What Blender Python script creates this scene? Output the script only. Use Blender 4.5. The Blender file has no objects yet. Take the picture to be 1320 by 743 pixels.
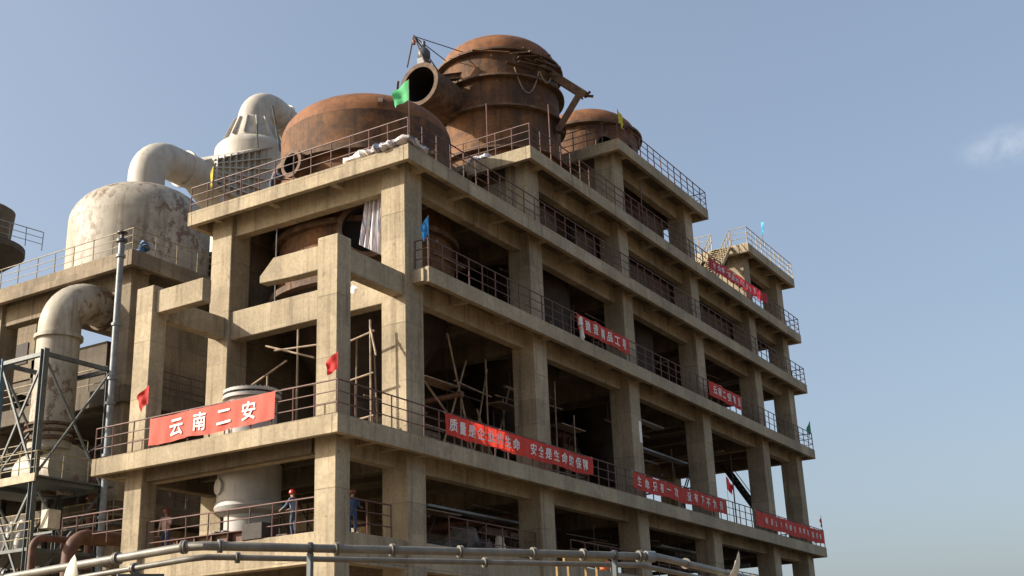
import bpy, bmesh, math, random
from mathutils import Vector, Matrix
random.seed(7)
scene = bpy.context.scene
COL = scene.collection
R = math.radians

# ------------------------------------------------------------------ camera
cam_d = bpy.data.cameras.new('camera'); cam = bpy.data.objects.new('camera', cam_d); COL.objects.link(cam)
cam_d.sensor_width = 36.0; cam_d.lens = 36.0 * 1563.0 / 1320.0
cam_d.clip_start = 0.2; cam_d.clip_end = 5000
right = Vector((0.51895506, -0.85394119, -0.03834175)); up = Vector((-0.25973805, -0.20026353, 0.94468548))
fwd = Vector((0.8143843, 0.4802905, 0.32572879))
M = Matrix((right, up, -fwd)).transposed().to_4x4(); M.translation = Vector((-32.957, -26.808, -10.085))
cam.matrix_world = M
scene.camera = cam

# ------------------------------------------------------------------ sky, sun, exposure
SUN_FROM = Vector((-1.22, 1.464, 1.0)).normalized()
sun_el = math.asin(SUN_FROM.z); sun_az = math.atan2(SUN_FROM.x, SUN_FROM.y)
world = bpy.data.worlds.new('World'); scene.world = world; world.use_nodes = True
wt = world.node_tree; wn = wt.nodes; wl = wt.links; wn.clear()
w_out = wn.new('ShaderNodeOutputWorld'); w_bg = wn.new('ShaderNodeBackground'); sky = wn.new('ShaderNodeTexSky')
sky.sky_type = 'NISHITA'; sky.sun_disc = False; sky.sun_elevation = sun_el; sky.sun_rotation = sun_az
sky.air_density = 1.0; sky.dust_density = 4.4; sky.ozone_density = 1.0; sky.altitude = 0
w_bg.inputs['Strength'].default_value = 0.135
# one thin patch of cloud low over the right-hand end, as part of the sky
tc = wn.new('ShaderNodeTexCoord')
sub = wn.new('ShaderNodeVectorMath'); sub.operation = 'SUBTRACT'; sub.inputs[1].default_value = (0.9180, 0.1000, 0.3880)
scl = wn.new('ShaderNodeVectorMath'); scl.operation = 'MULTIPLY'; scl.inputs[1].default_value = (36, 36, 84)
ln = wn.new('ShaderNodeVectorMath'); ln.operation = 'LENGTH'
nz = wn.new('ShaderNodeTexNoise'); nz.inputs['Scale'].default_value = 26; nz.inputs['Detail'].default_value = 6; nz.inputs['Roughness'].default_value = .55
mr = wn.new('ShaderNodeMapRange'); mr.inputs['From Min'].default_value = 0.0; mr.inputs['From Max'].default_value = 1.6; mr.inputs['To Min'].default_value = 1; mr.inputs['To Max'].default_value = 0; mr.interpolation_type = 'SMOOTHSTEP'
nr = wn.new('ShaderNodeMapRange'); nr.inputs['From Min'].default_value = .42; nr.inputs['From Max'].default_value = .72
mm = wn.new('ShaderNodeMath'); mm.operation = 'MULTIPLY'
mk = wn.new('ShaderNodeMath'); mk.operation = 'MULTIPLY'; mk.inputs[1].default_value = .4
mx = wn.new('ShaderNodeMix'); mx.data_type = 'RGBA'
wl.new(tc.outputs['Generated'], sub.inputs[0]); wl.new(sub.outputs[0], scl.inputs[0]); wl.new(scl.outputs[0], ln.inputs[0])
wl.new(ln.outputs['Value'], mr.inputs['Value']); wl.new(tc.outputs['Generated'], nz.inputs['Vector']); wl.new(nz.outputs['Fac'], nr.inputs['Value'])
wl.new(mr.outputs[0], mm.inputs[0]); wl.new(nr.outputs[0], mm.inputs[1]); wl.new(mm.outputs[0], mk.inputs[0])
wl.new(mk.outputs[0], mx.inputs['Factor'])
tint = wn.new('ShaderNodeMix'); tint.data_type = 'RGBA'; tint.blend_type = 'MULTIPLY'; tint.inputs[0].default_value = 1; tint.inputs[7].default_value = (1.05, 1.0, .94, 1)   # dusty air
wl.new(sky.outputs[0], tint.inputs[6]); hz = wn.new('ShaderNodeMix'); hz.data_type = 'RGBA'; hz.inputs[0].default_value = .35; hz.inputs[7].default_value = (1.65, 2.05, 2.7, 1)      # even dusty veil
wl.new(tint.outputs[2], hz.inputs[6]); wl.new(hz.outputs[2], mx.inputs[6]); mx.inputs[7].default_value = (5.5, 5.7, 5.8, 1)
wl.new(mx.outputs[2], w_bg.inputs['Color']); wl.new(w_bg.outputs[0], w_out.inputs['Surface'])
sd = bpy.data.lights.new('sun', 'SUN'); sd.energy = 4.7; sd.angle = R(.6); sd.color = (1.0, .92, .80)
sun = bpy.data.objects.new('sun', sd); COL.objects.link(sun)
sun.rotation_euler = (-SUN_FROM).to_track_quat('-Z', 'Y').to_euler()
vs = scene.view_settings; vs.view_transform = 'Standard'; vs.look = 'None'; vs.exposure = 0.75; vs.gamma = 1; vs.use_curve_mapping = False

# ------------------------------------------------------------------ materials
def mat(name, build):
    m = bpy.data.materials.new(name); m.use_nodes = True
    nt = m.node_tree; nt.nodes.clear()
    o = nt.nodes.new('ShaderNodeOutputMaterial'); b = nt.nodes.new('ShaderNodeBsdfPrincipled'); nt.links.new(b.outputs[0], o.inputs[0])
    build(nt, b); return m
def pos(nt, sx=1, sy=1, sz=1, obj=False):
    if obj:
        g = nt.nodes.new('ShaderNodeTexCoord').outputs['Object']
    else:
        g = nt.nodes.new('ShaderNodeNewGeometry').outputs['Position']
    mp = nt.nodes.new('ShaderNodeVectorMath'); mp.operation = 'MULTIPLY'; mp.inputs[1].default_value = (sx, sy, sz)
    nt.links.new(g, mp.inputs[0]); return mp.outputs[0]
def noise(nt, vec, scale, detail=4, rough=.55, dist=0):
    n = nt.nodes.new('ShaderNodeTexNoise'); n.inputs['Scale'].default_value = scale; n.inputs['Detail'].default_value = detail
    n.inputs['Roughness'].default_value = rough; n.inputs['Distortion'].default_value = dist
    nt.links.new(vec, n.inputs['Vector']); return n.outputs['Fac']
def ramp(nt, fac, stops):
    r = nt.nodes.new('ShaderNodeValToRGB'); e = r.color_ramp.elements
    while len(e) < len(stops): e.new(.5)
    for k, (p, c) in enumerate(stops):
        e[k].position = p; e[k].color = (*c, 1) if len(c) == 3 else c
    nt.links.new(fac, r.inputs[0]); return r.outputs[0]
def rng(nt, fac, a, b, c=0, d=1):
    r = nt.nodes.new('ShaderNodeMapRange'); r.inputs[1].default_value = a; r.inputs[2].default_value = b; r.inputs[3].default_value = c; r.inputs[4].default_value = d
    nt.links.new(fac, r.inputs[0]); return r.outputs[0]
def mixc(nt, fac, a, b, mode='MIX'):
    n = nt.nodes.new('ShaderNodeMix'); n.data_type = 'RGBA'; n.blend_type = mode
    for s, v in ((0, fac), (6, a), (7, b)):
        if isinstance(v, (int, float)): n.inputs[s].default_value = v
        elif isinstance(v, tuple): n.inputs[s].default_value = (*v, 1)
        else: nt.links.new(v, n.inputs[s])
    return n.outputs[2]
def mathn(nt, op, a, b=None):
    n = nt.nodes.new('ShaderNodeMath'); n.operation = op
    for s, v in ((0, a), (1, b)):
        if v is None: continue
        if isinstance(v, (int, float)): n.inputs[s].default_value = v
        else: nt.links.new(v, n.inputs[s])
    return n.outputs[0]
def bump(nt, b, h, strength=.3, dist=.02):
    n = nt.nodes.new('ShaderNodeBump'); n.inputs['Strength'].default_value = strength; n.inputs['Distance'].default_value = dist
    nt.links.new(h, n.inputs['Height']); nt.links.new(n.outputs[0], b.inputs['Normal'])

def concrete(c_dark, c_mid, c_light, stain=(.10, .075, .05), lines=True):
    def f(nt, b):
        p = pos(nt)
        big = noise(nt, p, .45, 5, .6)
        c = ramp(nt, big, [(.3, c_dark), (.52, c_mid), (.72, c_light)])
        st = noise(nt, pos(nt, 2.6, 2.6, .16), 1.0, 4, .6)
        c = mixc(nt, rng(nt, st, .53, .74, 0, .68), c, stain)
        lt = noise(nt, pos(nt, 3.6, 3.6, .22), 1.3, 3, .5)
        c = mixc(nt, rng(nt, lt, .55, .72, 0, .55), c, c_light)
        fine = noise(nt, p, 7, 5, .65)
        c = mixc(nt, .55, c, ramp(nt, fine, [(.3, (.55, .55, .55)), (.7, (1.15, 1.12, 1.08))]), 'MULTIPLY')
        if lines:
            sx = nt.nodes.new('ShaderNodeSeparateXYZ'); nt.links.new(p, sx.inputs[0])
            wob = mathn(nt, 'MULTIPLY', noise(nt, p, 1.5, 2), .05)
            z = mathn(nt, 'ADD', sx.outputs[2], wob)
            fr = mathn(nt, 'PINGPONG', z, 1.22)
            l1 = mathn(nt, 'LESS_THAN', fr, .018)
            hx = mathn(nt, 'ADD', sx.outputs[0], mathn(nt, 'MULTIPLY', sx.outputs[1], 1.0))
            l2 = mathn(nt, 'LESS_THAN', mathn(nt, 'PINGPONG', hx, .31), .011)
            ll = mathn(nt, 'MAXIMUM', mathn(nt, 'MULTIPLY', l1, .8), mathn(nt, 'MULTIPLY', l2, .5))
            ll = mathn(nt, 'MULTIPLY', ll, rng(nt, noise(nt, p, .9, 3), .35, .65))
            c = mixc(nt, ll, c, stain)
        sn = nt.nodes.new('ShaderNodeVectorMath'); sn.operation = 'SNAP'; sn.inputs[1].default_value = (1.83, 1.83, 1.22); nt.links.new(p, sn.inputs[0])
        wn_ = nt.nodes.new('ShaderNodeTexWhiteNoise'); nt.links.new(sn.outputs[0], wn_.inputs['Vector'])
        c = mixc(nt, .6, c, ramp(nt, wn_.outputs['Value'], [(0, (.72, .72, .73)), (1, (1.12, 1.11, 1.09))]), 'MULTIPLY')
        pat = noise(nt, p, .8, 6, .7, .6)
        c = mixc(nt, rng(nt, pat, .58, .66, 0, .25), c, tuple(min(1, v * 1.12 + .02) for v in c_light))
        c = mixc(nt, rng(nt, pat, .40, .33, 0, .3), c, tuple(v * .8 for v in c_dark))
        pit = noise(nt, p, 3.1, 2)
        c = mixc(nt, rng(nt, pit, .70, .74, 0, .5), c, stain)
        nt.links.new(c, b.inputs['Base Color']); b.inputs['Roughness'].default_value = .92
        bump(nt, b, noise(nt, p, 22, 5, .7), .35, .012)
    return f
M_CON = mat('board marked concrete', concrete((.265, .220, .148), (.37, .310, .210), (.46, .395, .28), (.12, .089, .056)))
M_CONIN = mat('shade darkened interior concrete', concrete((.10, .08, .056), (.17, .137, .094), (.25, .205, .14), (.06, .046, .03)))  # same concrete with interior shade put into its colour
M_OLDD = mat('shade darkened grey concrete', concrete((.07, .058, .044), (.115, .095, .07), (.16, .135, .10), (.035, .028, .02)))  # old plant concrete, darkened in colour for its shaded wing and lower floors
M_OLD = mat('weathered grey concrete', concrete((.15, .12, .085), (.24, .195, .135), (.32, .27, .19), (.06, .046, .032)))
def f_rust(nt, b):
    p = pos(nt)
    c = ramp(nt, noise(nt, p, .5, 6, .64, .5), [(.30, (.042, .020, .009)), (.45, (.095, .042, .015)), (.57, (.165, .072, .022)), (.72, (.21, .10, .034))])
    st = noise(nt, pos(nt, 3.0, 3.0, .16), 1.0, 5, .62)
    c = mixc(nt, rng(nt, st, .5, .68, 0, .75), c, (.035, .021, .013))
    lt = noise(nt, pos(nt, 2.2, 2.2, .3), 1.4, 5, .62)
    c = mixc(nt, rng(nt, lt, .60, .74, 0, .5), c, (.23, .15, .07))
    bl = noise(nt, p, 1.3, 6, .7, .4)
    c = mixc(nt, rng(nt, bl, .54, .62, 0, .6), c, (.03, .018, .011))
    fine = noise(nt, p, 6, 6, .72)
    c = mixc(nt, .65, c, ramp(nt, fine, [(.3, (.45, .45, .45)), (.7, (1.3, 1.25, 1.2))]), 'MULTIPLY')
    sx = nt.nodes.new('ShaderNodeSeparateXYZ'); nt.links.new(p, sx.inputs[0])
    seam = mathn(nt, 'LESS_THAN', mathn(nt, 'PINGPONG', mathn(nt, 'ADD', sx.outputs[2], .6), .95), .014)
    c = mixc(nt, mathn(nt, 'MULTIPLY', seam, .6), c, (.03, .02, .014))
    nt.links.new(c, b.inputs['Base Color']); b.inputs['Roughness'].default_value = .82
    bump(nt, b, noise(nt, p, 5, 6, .7), .35, .03)
M_RUST = mat('rusty steel plate', f_rust)
def f_rusthead(nt, b):
    p = pos(nt)
    c = ramp(nt, noise(nt, p, .7, 6, .66, .4), [(.28, (.075, .030, .011)), (.5, (.18, .068, .020)), (.72, (.26, .110, .032))])
    c = mixc(nt, rng(nt, noise(nt, pos(nt, 1.6, 1.6, .6), 1.4, 5, .65), .5, .68, 0, .65), c, (.05, .027, .015))
    c = mixc(nt, rng(nt, noise(nt, p, 2.6, 5, .7), .6, .72, 0, .5), c, (.22, .13, .06))
    fine = noise(nt, p, 7, 6, .72)
    c = mixc(nt, .5, c, ramp(nt, fine, [(.3, (.5, .5, .5)), (.7, (1.25, 1.2, 1.15))]), 'MULTIPLY')
    nt.links.new(c, b.inputs['Base Color']); b.inputs['Roughness'].default_value = .8
    bump(nt, b, noise(nt, p, 4, 6, .7), .3, .03)
M_HEAD = mat('orange rusted steel head', f_rusthead)
def f_flange(nt, b):
    p = pos(nt)
    c = ramp(nt, noise(nt, p, 2.2, 5, .6), [(.35, (.055, .03, .018)), (.6, (.13, .075, .04)), (.75, (.2, .15, .09))])
    nt.links.new(c, b.inputs['Base Color']); b.inputs['Roughness'].default_value = .8
M_FLANGE = mat('dark rusted flange steel', f_flange)
def f_white(nt, b):
    p = pos(nt)
    c = ramp(nt, noise(nt, p, .7, 5, .6), [(.3, (.27, .24, .185)), (.55, (.37, .335, .265)), (.75, (.45, .41, .335))])
    st = noise(nt, pos(nt, 2.2, 2.2, .14), 1.0, 4, .6)
    c = mixc(nt, rng(nt, st, .5, .7, 0, .75), c, (.17, .135, .095))
    pk = mathn(nt, 'MULTIPLY', rng(nt, noise(nt, p, .33, 3), .47, .56), rng(nt, noise(nt, pos(nt, 1, 1, .7), 2.2, 6, .7), .5, .56))
    c = mixc(nt, mathn(nt, 'MULTIPLY', pk, .85), c, (.13, .075, .04))
    sp = rng(nt, noise(nt, p, 4.2, 4, .6), .68, .74, 0, .7)
    c = mixc(nt, sp, c, (.15, .10, .06))
    nt.links.new(c, b.inputs['Base Color']); b.inputs['Roughness'].default_value = .6
    bump(nt, b, noise(nt, p, 6, 4), .2, .01)
M_WHITE = mat('stained off white painted steel', f_white)
def f_white2(nt, b):
    p = pos(nt)
    c = ramp(nt, noise(nt, p, .8, 5, .6), [(.3, (.36, .33, .275)), (.7, (.50, .465, .40))])
    st = noise(nt, pos(nt, 2.6, 2.6, .2), 1.0, 4, .6)
    c = mixc(nt, rng(nt, st, .52, .75, 0, .6), c, (.20, .165, .12))
    nt.links.new(c, b.inputs['Base Color']); b.inputs['Roughness'].default_value = .6
    bump(nt, b, noise(nt, p, 5, 4), .2, .015)
M_WHITE2 = mat('dusty white painted steel', f_white2)
def f_light(nt, b):
    p = pos(nt)
    c = ramp(nt, noise(nt, p, 1.1, 5, .6), [(.3, (.30, .29, .265)), (.7, (.43, .42, .39))])
    c = mixc(nt, rng(nt, noise(nt, pos(nt, 4, 4, .4), 1.0, 4), .55, .75, 0, .5), c, (.28, .25, .2))
    nt.links.new(c, b.inputs['Base Color']); b.inputs['Roughness'].default_value = .55
M_PIPEW = mat('pale grey painted steel', f_light)
def plain(c, rough=.6, metal=0, var=.35, scale=3.0):
    def f(nt, b):
        p = pos(nt)
        d = tuple(v * (1 - var) for v in c); l = tuple(min(1, v * (1 + var * .6)) for v in c)
        cc = ramp(nt, noise(nt, p, scale, 5, .6), [(.3, d), (.7, l)])
        nt.links.new(cc, b.inputs['Base Color']); b.inputs['Roughness'].default_value = rough; b.inputs['Metallic'].default_value = metal
    return f
M_RAIL = mat('dark red primer railing paint', plain((.115, .05, .038), .6, 0, .4))
M_RAILY = mat('faded yellow railing paint', plain((.30, .25, .15), .65, 0, .4))
M_RAILW = mat('pale primed railing steel', plain((.36, .29, .18), .6, 0, .4))
M_TOWER = mat('blue grey painted tower steel', plain((.10, .115, .115), .55, .1, .35))
M_TOWERB = mat('blue painted tower steel', plain((.09, .16, .21), .5, .1, .3))
M_GALV = mat('grey pipe paint', plain((.20, .21, .215), .45, .25, .35))
M_GALVD = mat('dark clamp steel', plain((.07, .075, .078), .5, .2, .4))
M_DRAIN = mat('blue grey downpipe paint', plain((.20, .225, .24), .5, .1, .35))
M_FGPIPE = mat('dusty grey pipeline paint', plain((.17, .16, .135), .5, .1, .4, 2.6))
M_BROWN = mat('brown rusted pipe', plain((.12, .055, .032), .7, 0, .5))
M_POLE = mat('scaffold tube', plain((.27, .20, .13), .6, .1, .5))
M_POLED = mat('dark scaffold tube', plain((.075, .05, .04), .65, .1, .5))
M_WALL = mat('brown brick infill', plain((.12, .085, .062), .9, 0, .5, 2.3))
M_DARK = mat('dark interior steel', plain((.045, .038, .032), .8, 0, .4))
M_BORE = mat('shade black bore', plain((.012, .010, .009), .9, 0, .3))  # near black colour stands in for the shade deep inside a nozzle
M_VSHADE = mat('shade darkened vessel steel', plain((.04, .028, .02), .8, 0, .5, 1.5))  # vessel undersides, coloured dark for the shade inside the bays
M_EARTH = mat('bare brown earth', plain((.16, .108, .058), .95, 0, .35, .4))
M_SHELF = mat('orange steel', plain((.55, .13, .03), .6, 0, .3))
M_YEL = mat('yellow steel paint', plain((.26, .17, .05), .7, 0, .5))
M_LAMP = mat('cream lamp housing', plain((.58, .52, .40), .5, 0, .25))
M_LENS = mat('lamp glass', plain((.32, .32, .30), .15, 0, .2))
def cloth(c, var=.15, trans=.0):
    def f(nt, b):
        p = pos(nt)
        d = tuple(v * (1 - var) for v in c); l = tuple(min(1, v * (1 + var)) for v in c)
        cc = ramp(nt, noise(nt, p, 2.2, 4), [(.3, d), (.7, l)])
        nt.links.new(cc, b.inputs['Base Color']); b.inputs['Roughness'].default_value = .75
        b.inputs['Sheen Weight'].default_value = .15
        if trans:
            out = [n for n in nt.nodes if n.type == 'OUTPUT_MATERIAL'][0]
            t = nt.nodes.new('ShaderNodeBsdfTranslucent'); nt.links.new(cc, t.inputs[0])
            m = nt.nodes.new('ShaderNodeMixShader'); m.inputs[0].default_value = trans
            nt.links.new(b.outputs[0], m.inputs[1]); nt.links.new(t.outputs[0], m.inputs[2]); nt.links.new(m.outputs[0], out.inputs[0])
    return f
M_RED = mat('red banner cloth', cloth((.78, .062, .035), .12, .45))
M_REDP = mat('sun faded red banner cloth', cloth((.66, .10, .065), .1, .25))
M_CRIM = mat('crimson banner cloth', cloth((.56, .03, .05), .15, .4))
M_TXT = mat('white lettering', cloth((.80, .76, .72), .05))
M_FR = mat('red flag cloth', cloth((.60, .03, .025), .15, .4)); M_FB = mat('blue flag cloth', cloth((.03, .22, .55), .15, .4))
M_FLB = mat('light blue flag cloth', cloth((.08, .45, .72), .15, .4))
M_FG = mat('green flag cloth', cloth((.10, .52, .20), .15, .4)); M_FY = mat('yellow flag cloth', cloth((.62, .55, .04), .15, .4))
M_FT = mat('teal flag cloth', cloth((.05, .28, .20), .15, .4))
def stripes(axis, scale):
    def f(nt, b):
        p = pos(nt, *[scale if k == axis else .35 for k in range(3)])
        n = noise(nt, p, 1.0, 3, .5, .6)
        c = ramp(nt, n, [(.38, (.12, .14, .22)), (.43, (.50, .49, .50)), (.50, (.58, .57, .58)), (.535, (.40, .26, .27)), (.56, (.56, .55, .56)), (.64, (.17, .20, .30)), (.70, (.52, .51, .52))])
        nt.links.new(c, b.inputs['Base Color']); b.inputs['Roughness'].default_value = .65
    return f
M_STRIPE = mat('striped woven plastic sheet', stripes(1, 14))
M_STRIPE2 = mat('striped woven plastic roll', stripes(1, 7))
M_TARP = mat('grey plastic sheeting', cloth((.26, .25, .25), .5))
M_BLUEB = mat('blue plastic sheeting', cloth((.05, .12, .24), .4))
M_SKIN = mat('skin', plain((.33, .19, .12), .6, 0, .1)); M_DENIM = mat('denim cloth', cloth((.10, .14, .22), .3)); M_NAVY = mat('navy work cloth', cloth((.03, .045, .085), .3))
M_WORKB = mat('blue work cloth', cloth((.022, .05, .13), .3)); M_PINK = mat('pale pink shirt cloth', cloth((.55, .36, .30), .2)); M_HELR = mat('red helmet plastic', plain((.50, .03, .02), .3, 0, .1))
M_HAIR = mat('black hair', plain((.02, .017, .015), .6, 0, .2)); M_HELB = mat('dull red helmet plastic', plain((.22, .05, .035), .4, 0, .1)); M_STRAW = mat('straw', plain((.36, .30, .2), .8, 0, .3)); M_BOOT = mat('dark boots', plain((.03, .028, .025), .7, 0, .2))

# ------------------------------------------------------------------ building tools
WL = {}
class MB:
    def __init__(s): s.v = []; s.f = []
    def add(s, vs, fs):
        n = len(s.v); s.v += [tuple(v) for v in vs]; s.f += [tuple(i + n for i in f) for f in fs]; return s
    def box(s, x0, x1, y0, y1, z0, z1):
        return s.add([(x0, y0, z0), (x1, y0, z0), (x1, y1, z0), (x0, y1, z0), (x0, y0, z1), (x1, y0, z1), (x1, y1, z1), (x0, y1, z1)],
                     [(0, 3, 2, 1), (4, 5, 6, 7), (0, 1, 5, 4), (1, 2, 6, 5), (2, 3, 7, 6), (3, 0, 4, 7)])
    def bar(s, a, b, w, h, upv=(0, 0, 1)):
        a = Vector(a); b = Vector(b); d = (b - a).normalized(); u = Vector(upv)
        if abs(d.dot(u)) > .98: u = Vector((1, 0, 0))
        sd = d.cross(u).normalized(); u = sd.cross(d)
        vs = [p + sd * i * w / 2 + u * j * h / 2 for p in (a, b) for i, j in ((-1, -1), (1, -1), (1, 1), (-1, 1))]
        return s.add(vs, [(0, 3, 2, 1), (4, 5, 6, 7), (0, 1, 5, 4), (1, 2, 6, 5), (2, 3, 7, 6), (3, 0, 4, 7)])
    def prism(s, poly, axis, a, b):
        def mk(u, v, w):
            return {'x': (w, u, v), 'y': (u, w, v), 'z': (u, v, w)}[axis]
        n = len(poly)
        vs = [mk(u, v, a) for u, v in poly] + [mk(u, v, b) for u, v in poly]
        fs = [tuple(range(n - 1, -1, -1)), tuple(range(n, 2 * n))] + [(i, (i + 1) % n, n + (i + 1) % n, n + i) for i in range(n)]
        return s.add(vs, fs)
    def tube(s, path, r, n=12, cap=True):
        P = [Vector(p) for p in path]; rs = r if isinstance(r, (list, tuple)) else [r] * len(P)
        t0 = (P[1] - P[0]).normalized(); u = Vector((0, 0, 1)) if abs(t0.z) < .9 else Vector((1, 0, 0))
        u = (u - t0 * u.dot(t0)).normalized(); vs = []
        for i, p in enumerate(P):
            if i == 0: t = t0
            elif i == len(P) - 1: t = (P[i] - P[i - 1]).normalized()
            else: t = ((P[i] - P[i - 1]).normalized() + (P[i + 1] - P[i]).normalized()).normalized()
            u = (u - t * u.dot(t)).normalized(); w = t.cross(u)
            k = 1.0
            if 0 < i < len(P) - 1:
                c = max(.5, t.dot((P[i + 1] - P[i]).normalized())); k = 1.0 / c if c > .9 else 1.0
            for j in range(n):
                a = 2 * math.pi * j / n; vs.append(p + (u * math.cos(a) + w * math.sin(a)) * rs[i] * k)
        fs = [(i * n + j, i * n + (j + 1) % n, (i + 1) * n + (j + 1) % n, (i + 1) * n + j) for i in range(len(P) - 1) for j in range(n)]
        if cap: fs += [tuple(range(n - 1, -1, -1)), tuple((len(P) - 1) * n + j for j in range(n))]
        return s.add(vs, fs)
    def lathe(s, prof, c=(0, 0, 0), axis=(0, 0, 1), n=48):
        A = Vector(axis).normalized(); C = Vector(c)
        u = Vector((1, 0, 0)) if abs(A.x) < .9 else Vector((0, 1, 0)); u = (u - A * u.dot(A)).normalized(); w = A.cross(u)
        rings = []; vs = []
        for r, h in prof:
            if r < 1e-5: rings.append([len(vs)]); vs.append(C + A * h)
            else:
                rings.append(list(range(len(vs), len(vs) + n)))
                vs += [C + A * h + (u * math.cos(2 * math.pi * j / n) + w * math.sin(2 * math.pi * j / n)) * r for j in range(n)]
        fs = []
        for a, b in zip(rings, rings[1:]):
            for j in range(n):
                k = (j + 1) % n
                if len(a) == 1 and len(b) == 1: continue
                if len(a) == 1: fs.append((a[0], b[k], b[j]))
                elif len(b) == 1: fs.append((a[j], a[k], b[0]))
                else: fs.append((a[j], a[k], b[k], b[j]))
        return s.add(vs, fs)
    def build(s, name, m, parent=None, loc=None, bevel=0, smooth=False, jitter=0):
        off = WL[parent] if parent is not None else Vector((0, 0, 0))
        base = Vector(loc) if loc is not None else off
        me = bpy.data.meshes.new(name); me.from_pydata([tuple(Vector(v) - base) for v in s.v], [], s.f)
        bm = bmesh.new(); bm.from_mesh(me)
        bmesh.ops.recalc_face_normals(bm, faces=bm.faces)
        if bevel: bmesh.ops.bevel(bm, geom=bm.edges[:] , offset=bevel, segments=1, affect='EDGES', profile=.5)
        bm.to_mesh(me); bm.free()
        if smooth:
            for p in me.polygons: p.use_smooth = True
            me.set_sharp_from_angle(angle=R(32))
        me.materials.append(m)
        o = bpy.data.objects.new(name, me); COL.objects.link(o)
        if parent is not None: o.parent = parent
        o.location = base - off; WL[o] = base
        return o
def tag(o, label, cat, group=None):
    o['label'] = label; o['category'] = cat
    if group: o['group'] = group
    return o
def thing(name, label, cat, loc, group=None):
    o = bpy.data.objects.new(name, None); COL.objects.link(o); o.location = loc; o.empty_display_size = .3
    WL[o] = Vector(loc); return tag(o, label, cat, group)
def copy_part(src, parent, wloc, rot=None):
    c = src.copy(); COL.objects.link(c); c.parent = parent; c.location = Vector(wloc) - WL[parent]
    if rot is not None: c.rotation_euler = rot
    WL[c] = Vector(wloc); return c
def arc(c, r, a0, a1, ax, ay, n=12):
    c = Vector(c); ax = Vector(ax); ay = Vector(ay)
    return [c + ax * r * math.cos(a0 + (a1 - a0) * i / n) + ay * r * math.sin(a0 + (a1 - a0) * i / n) for i in range(n + 1)]
POSTS = {}
def railing(path, parent, m, h=1.25, step=1.05, r=.028, rails=(1.0, .67, .33), name='railing', lean=True, skip=()):
    P = [Vector(p) for p in path]; b = MB()
    for k, fz in enumerate(rails):
        for a, c in zip(P, P[1:]): b.tube([a + Vector((0, 0, h * fz)), c + Vector((0, 0, h * fz))], r * (1.15 if k == 0 else .85), 6)
    ro = b.build(name, m, parent)
    key = (m.name, h, r)
    first = True
    for i, (a, c) in enumerate(zip(P, P[1:])):
        L = (c - a).length; n = max(1, round(L / step))
        for k in range(n + (1 if i == len(P) - 2 else 0)):
            q = a + (c - a) * (k / n) if k else a.copy()
            if k: q += (c - a).normalized() * random.uniform(-.05, .05) * (0 if k == n else 1)
            if key not in POSTS:
                pb = MB().tube([(0, 0, -.02), (0, 0, h)], r * 1.1, 6); o = pb.build('post', m, None); o.parent = ro; o.location = q - WL[ro]; WL[o] = q; POSTS[key] = o
            else: o = copy_part(POSTS[key], ro, q)
            o.rotation_euler = (random.gauss(0, .012), random.gauss(0, .012), 0) if lean else (0, 0, 0)
    return ro

# ------------------------------------------------------------------ ground
GZ = -11.7
g = MB(); N = 40
for i in range(N + 1):
    for j in range(N + 1):
        x = (i / N - .5) * 3000; y = (j / N - .5) * 3000
        g.v.append((x, y, GZ + (0 if abs(x) < 300 and abs(y) < 300 else random.uniform(-.5, .5))))
g.f = [(i * (N + 1) + j, (i + 1) * (N + 1) + j, (i + 1) * (N + 1) + j + 1, i * (N + 1) + j + 1) for i in range(N) for j in range(N)]
go = g.build('ground', M_EARTH); go['kind'] = 'structure'

# ------------------------------------------------------------------ the concrete frame building
B = thing('building', 'unfinished stepped concrete frame building with open floors, railings and rusty vessels on top', 'building', (28, 6.35, GZ))
LEV = {'L': -3.9, 'A': 0.0, 'B': 7.25, 'C': 12.3, 'D': 16.3, 'E': 20.87}
XE = 56.3; YE = 12.7
KX = [5.28, 15.7, 26.1, 36.5, 47.05, 54.2]; CW = 1.25
TOP = [LEV['C'], LEV['D'], LEV['E'], LEV['E'], LEV['E'], LEV['E']]
for ry, in ((.8,), (10.62,)):
    for x, t in zip(KX, TOP): MB().box(x, x + CW, ry, ry + CW, GZ, t - .1).build('column', M_CON, B, bevel=.03)
for y in (.72, 10.6): MB().box(.8, 1.62, y, y + 1.0, GZ, 7.28).build('column', M_CON, B, bevel=.03)

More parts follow.
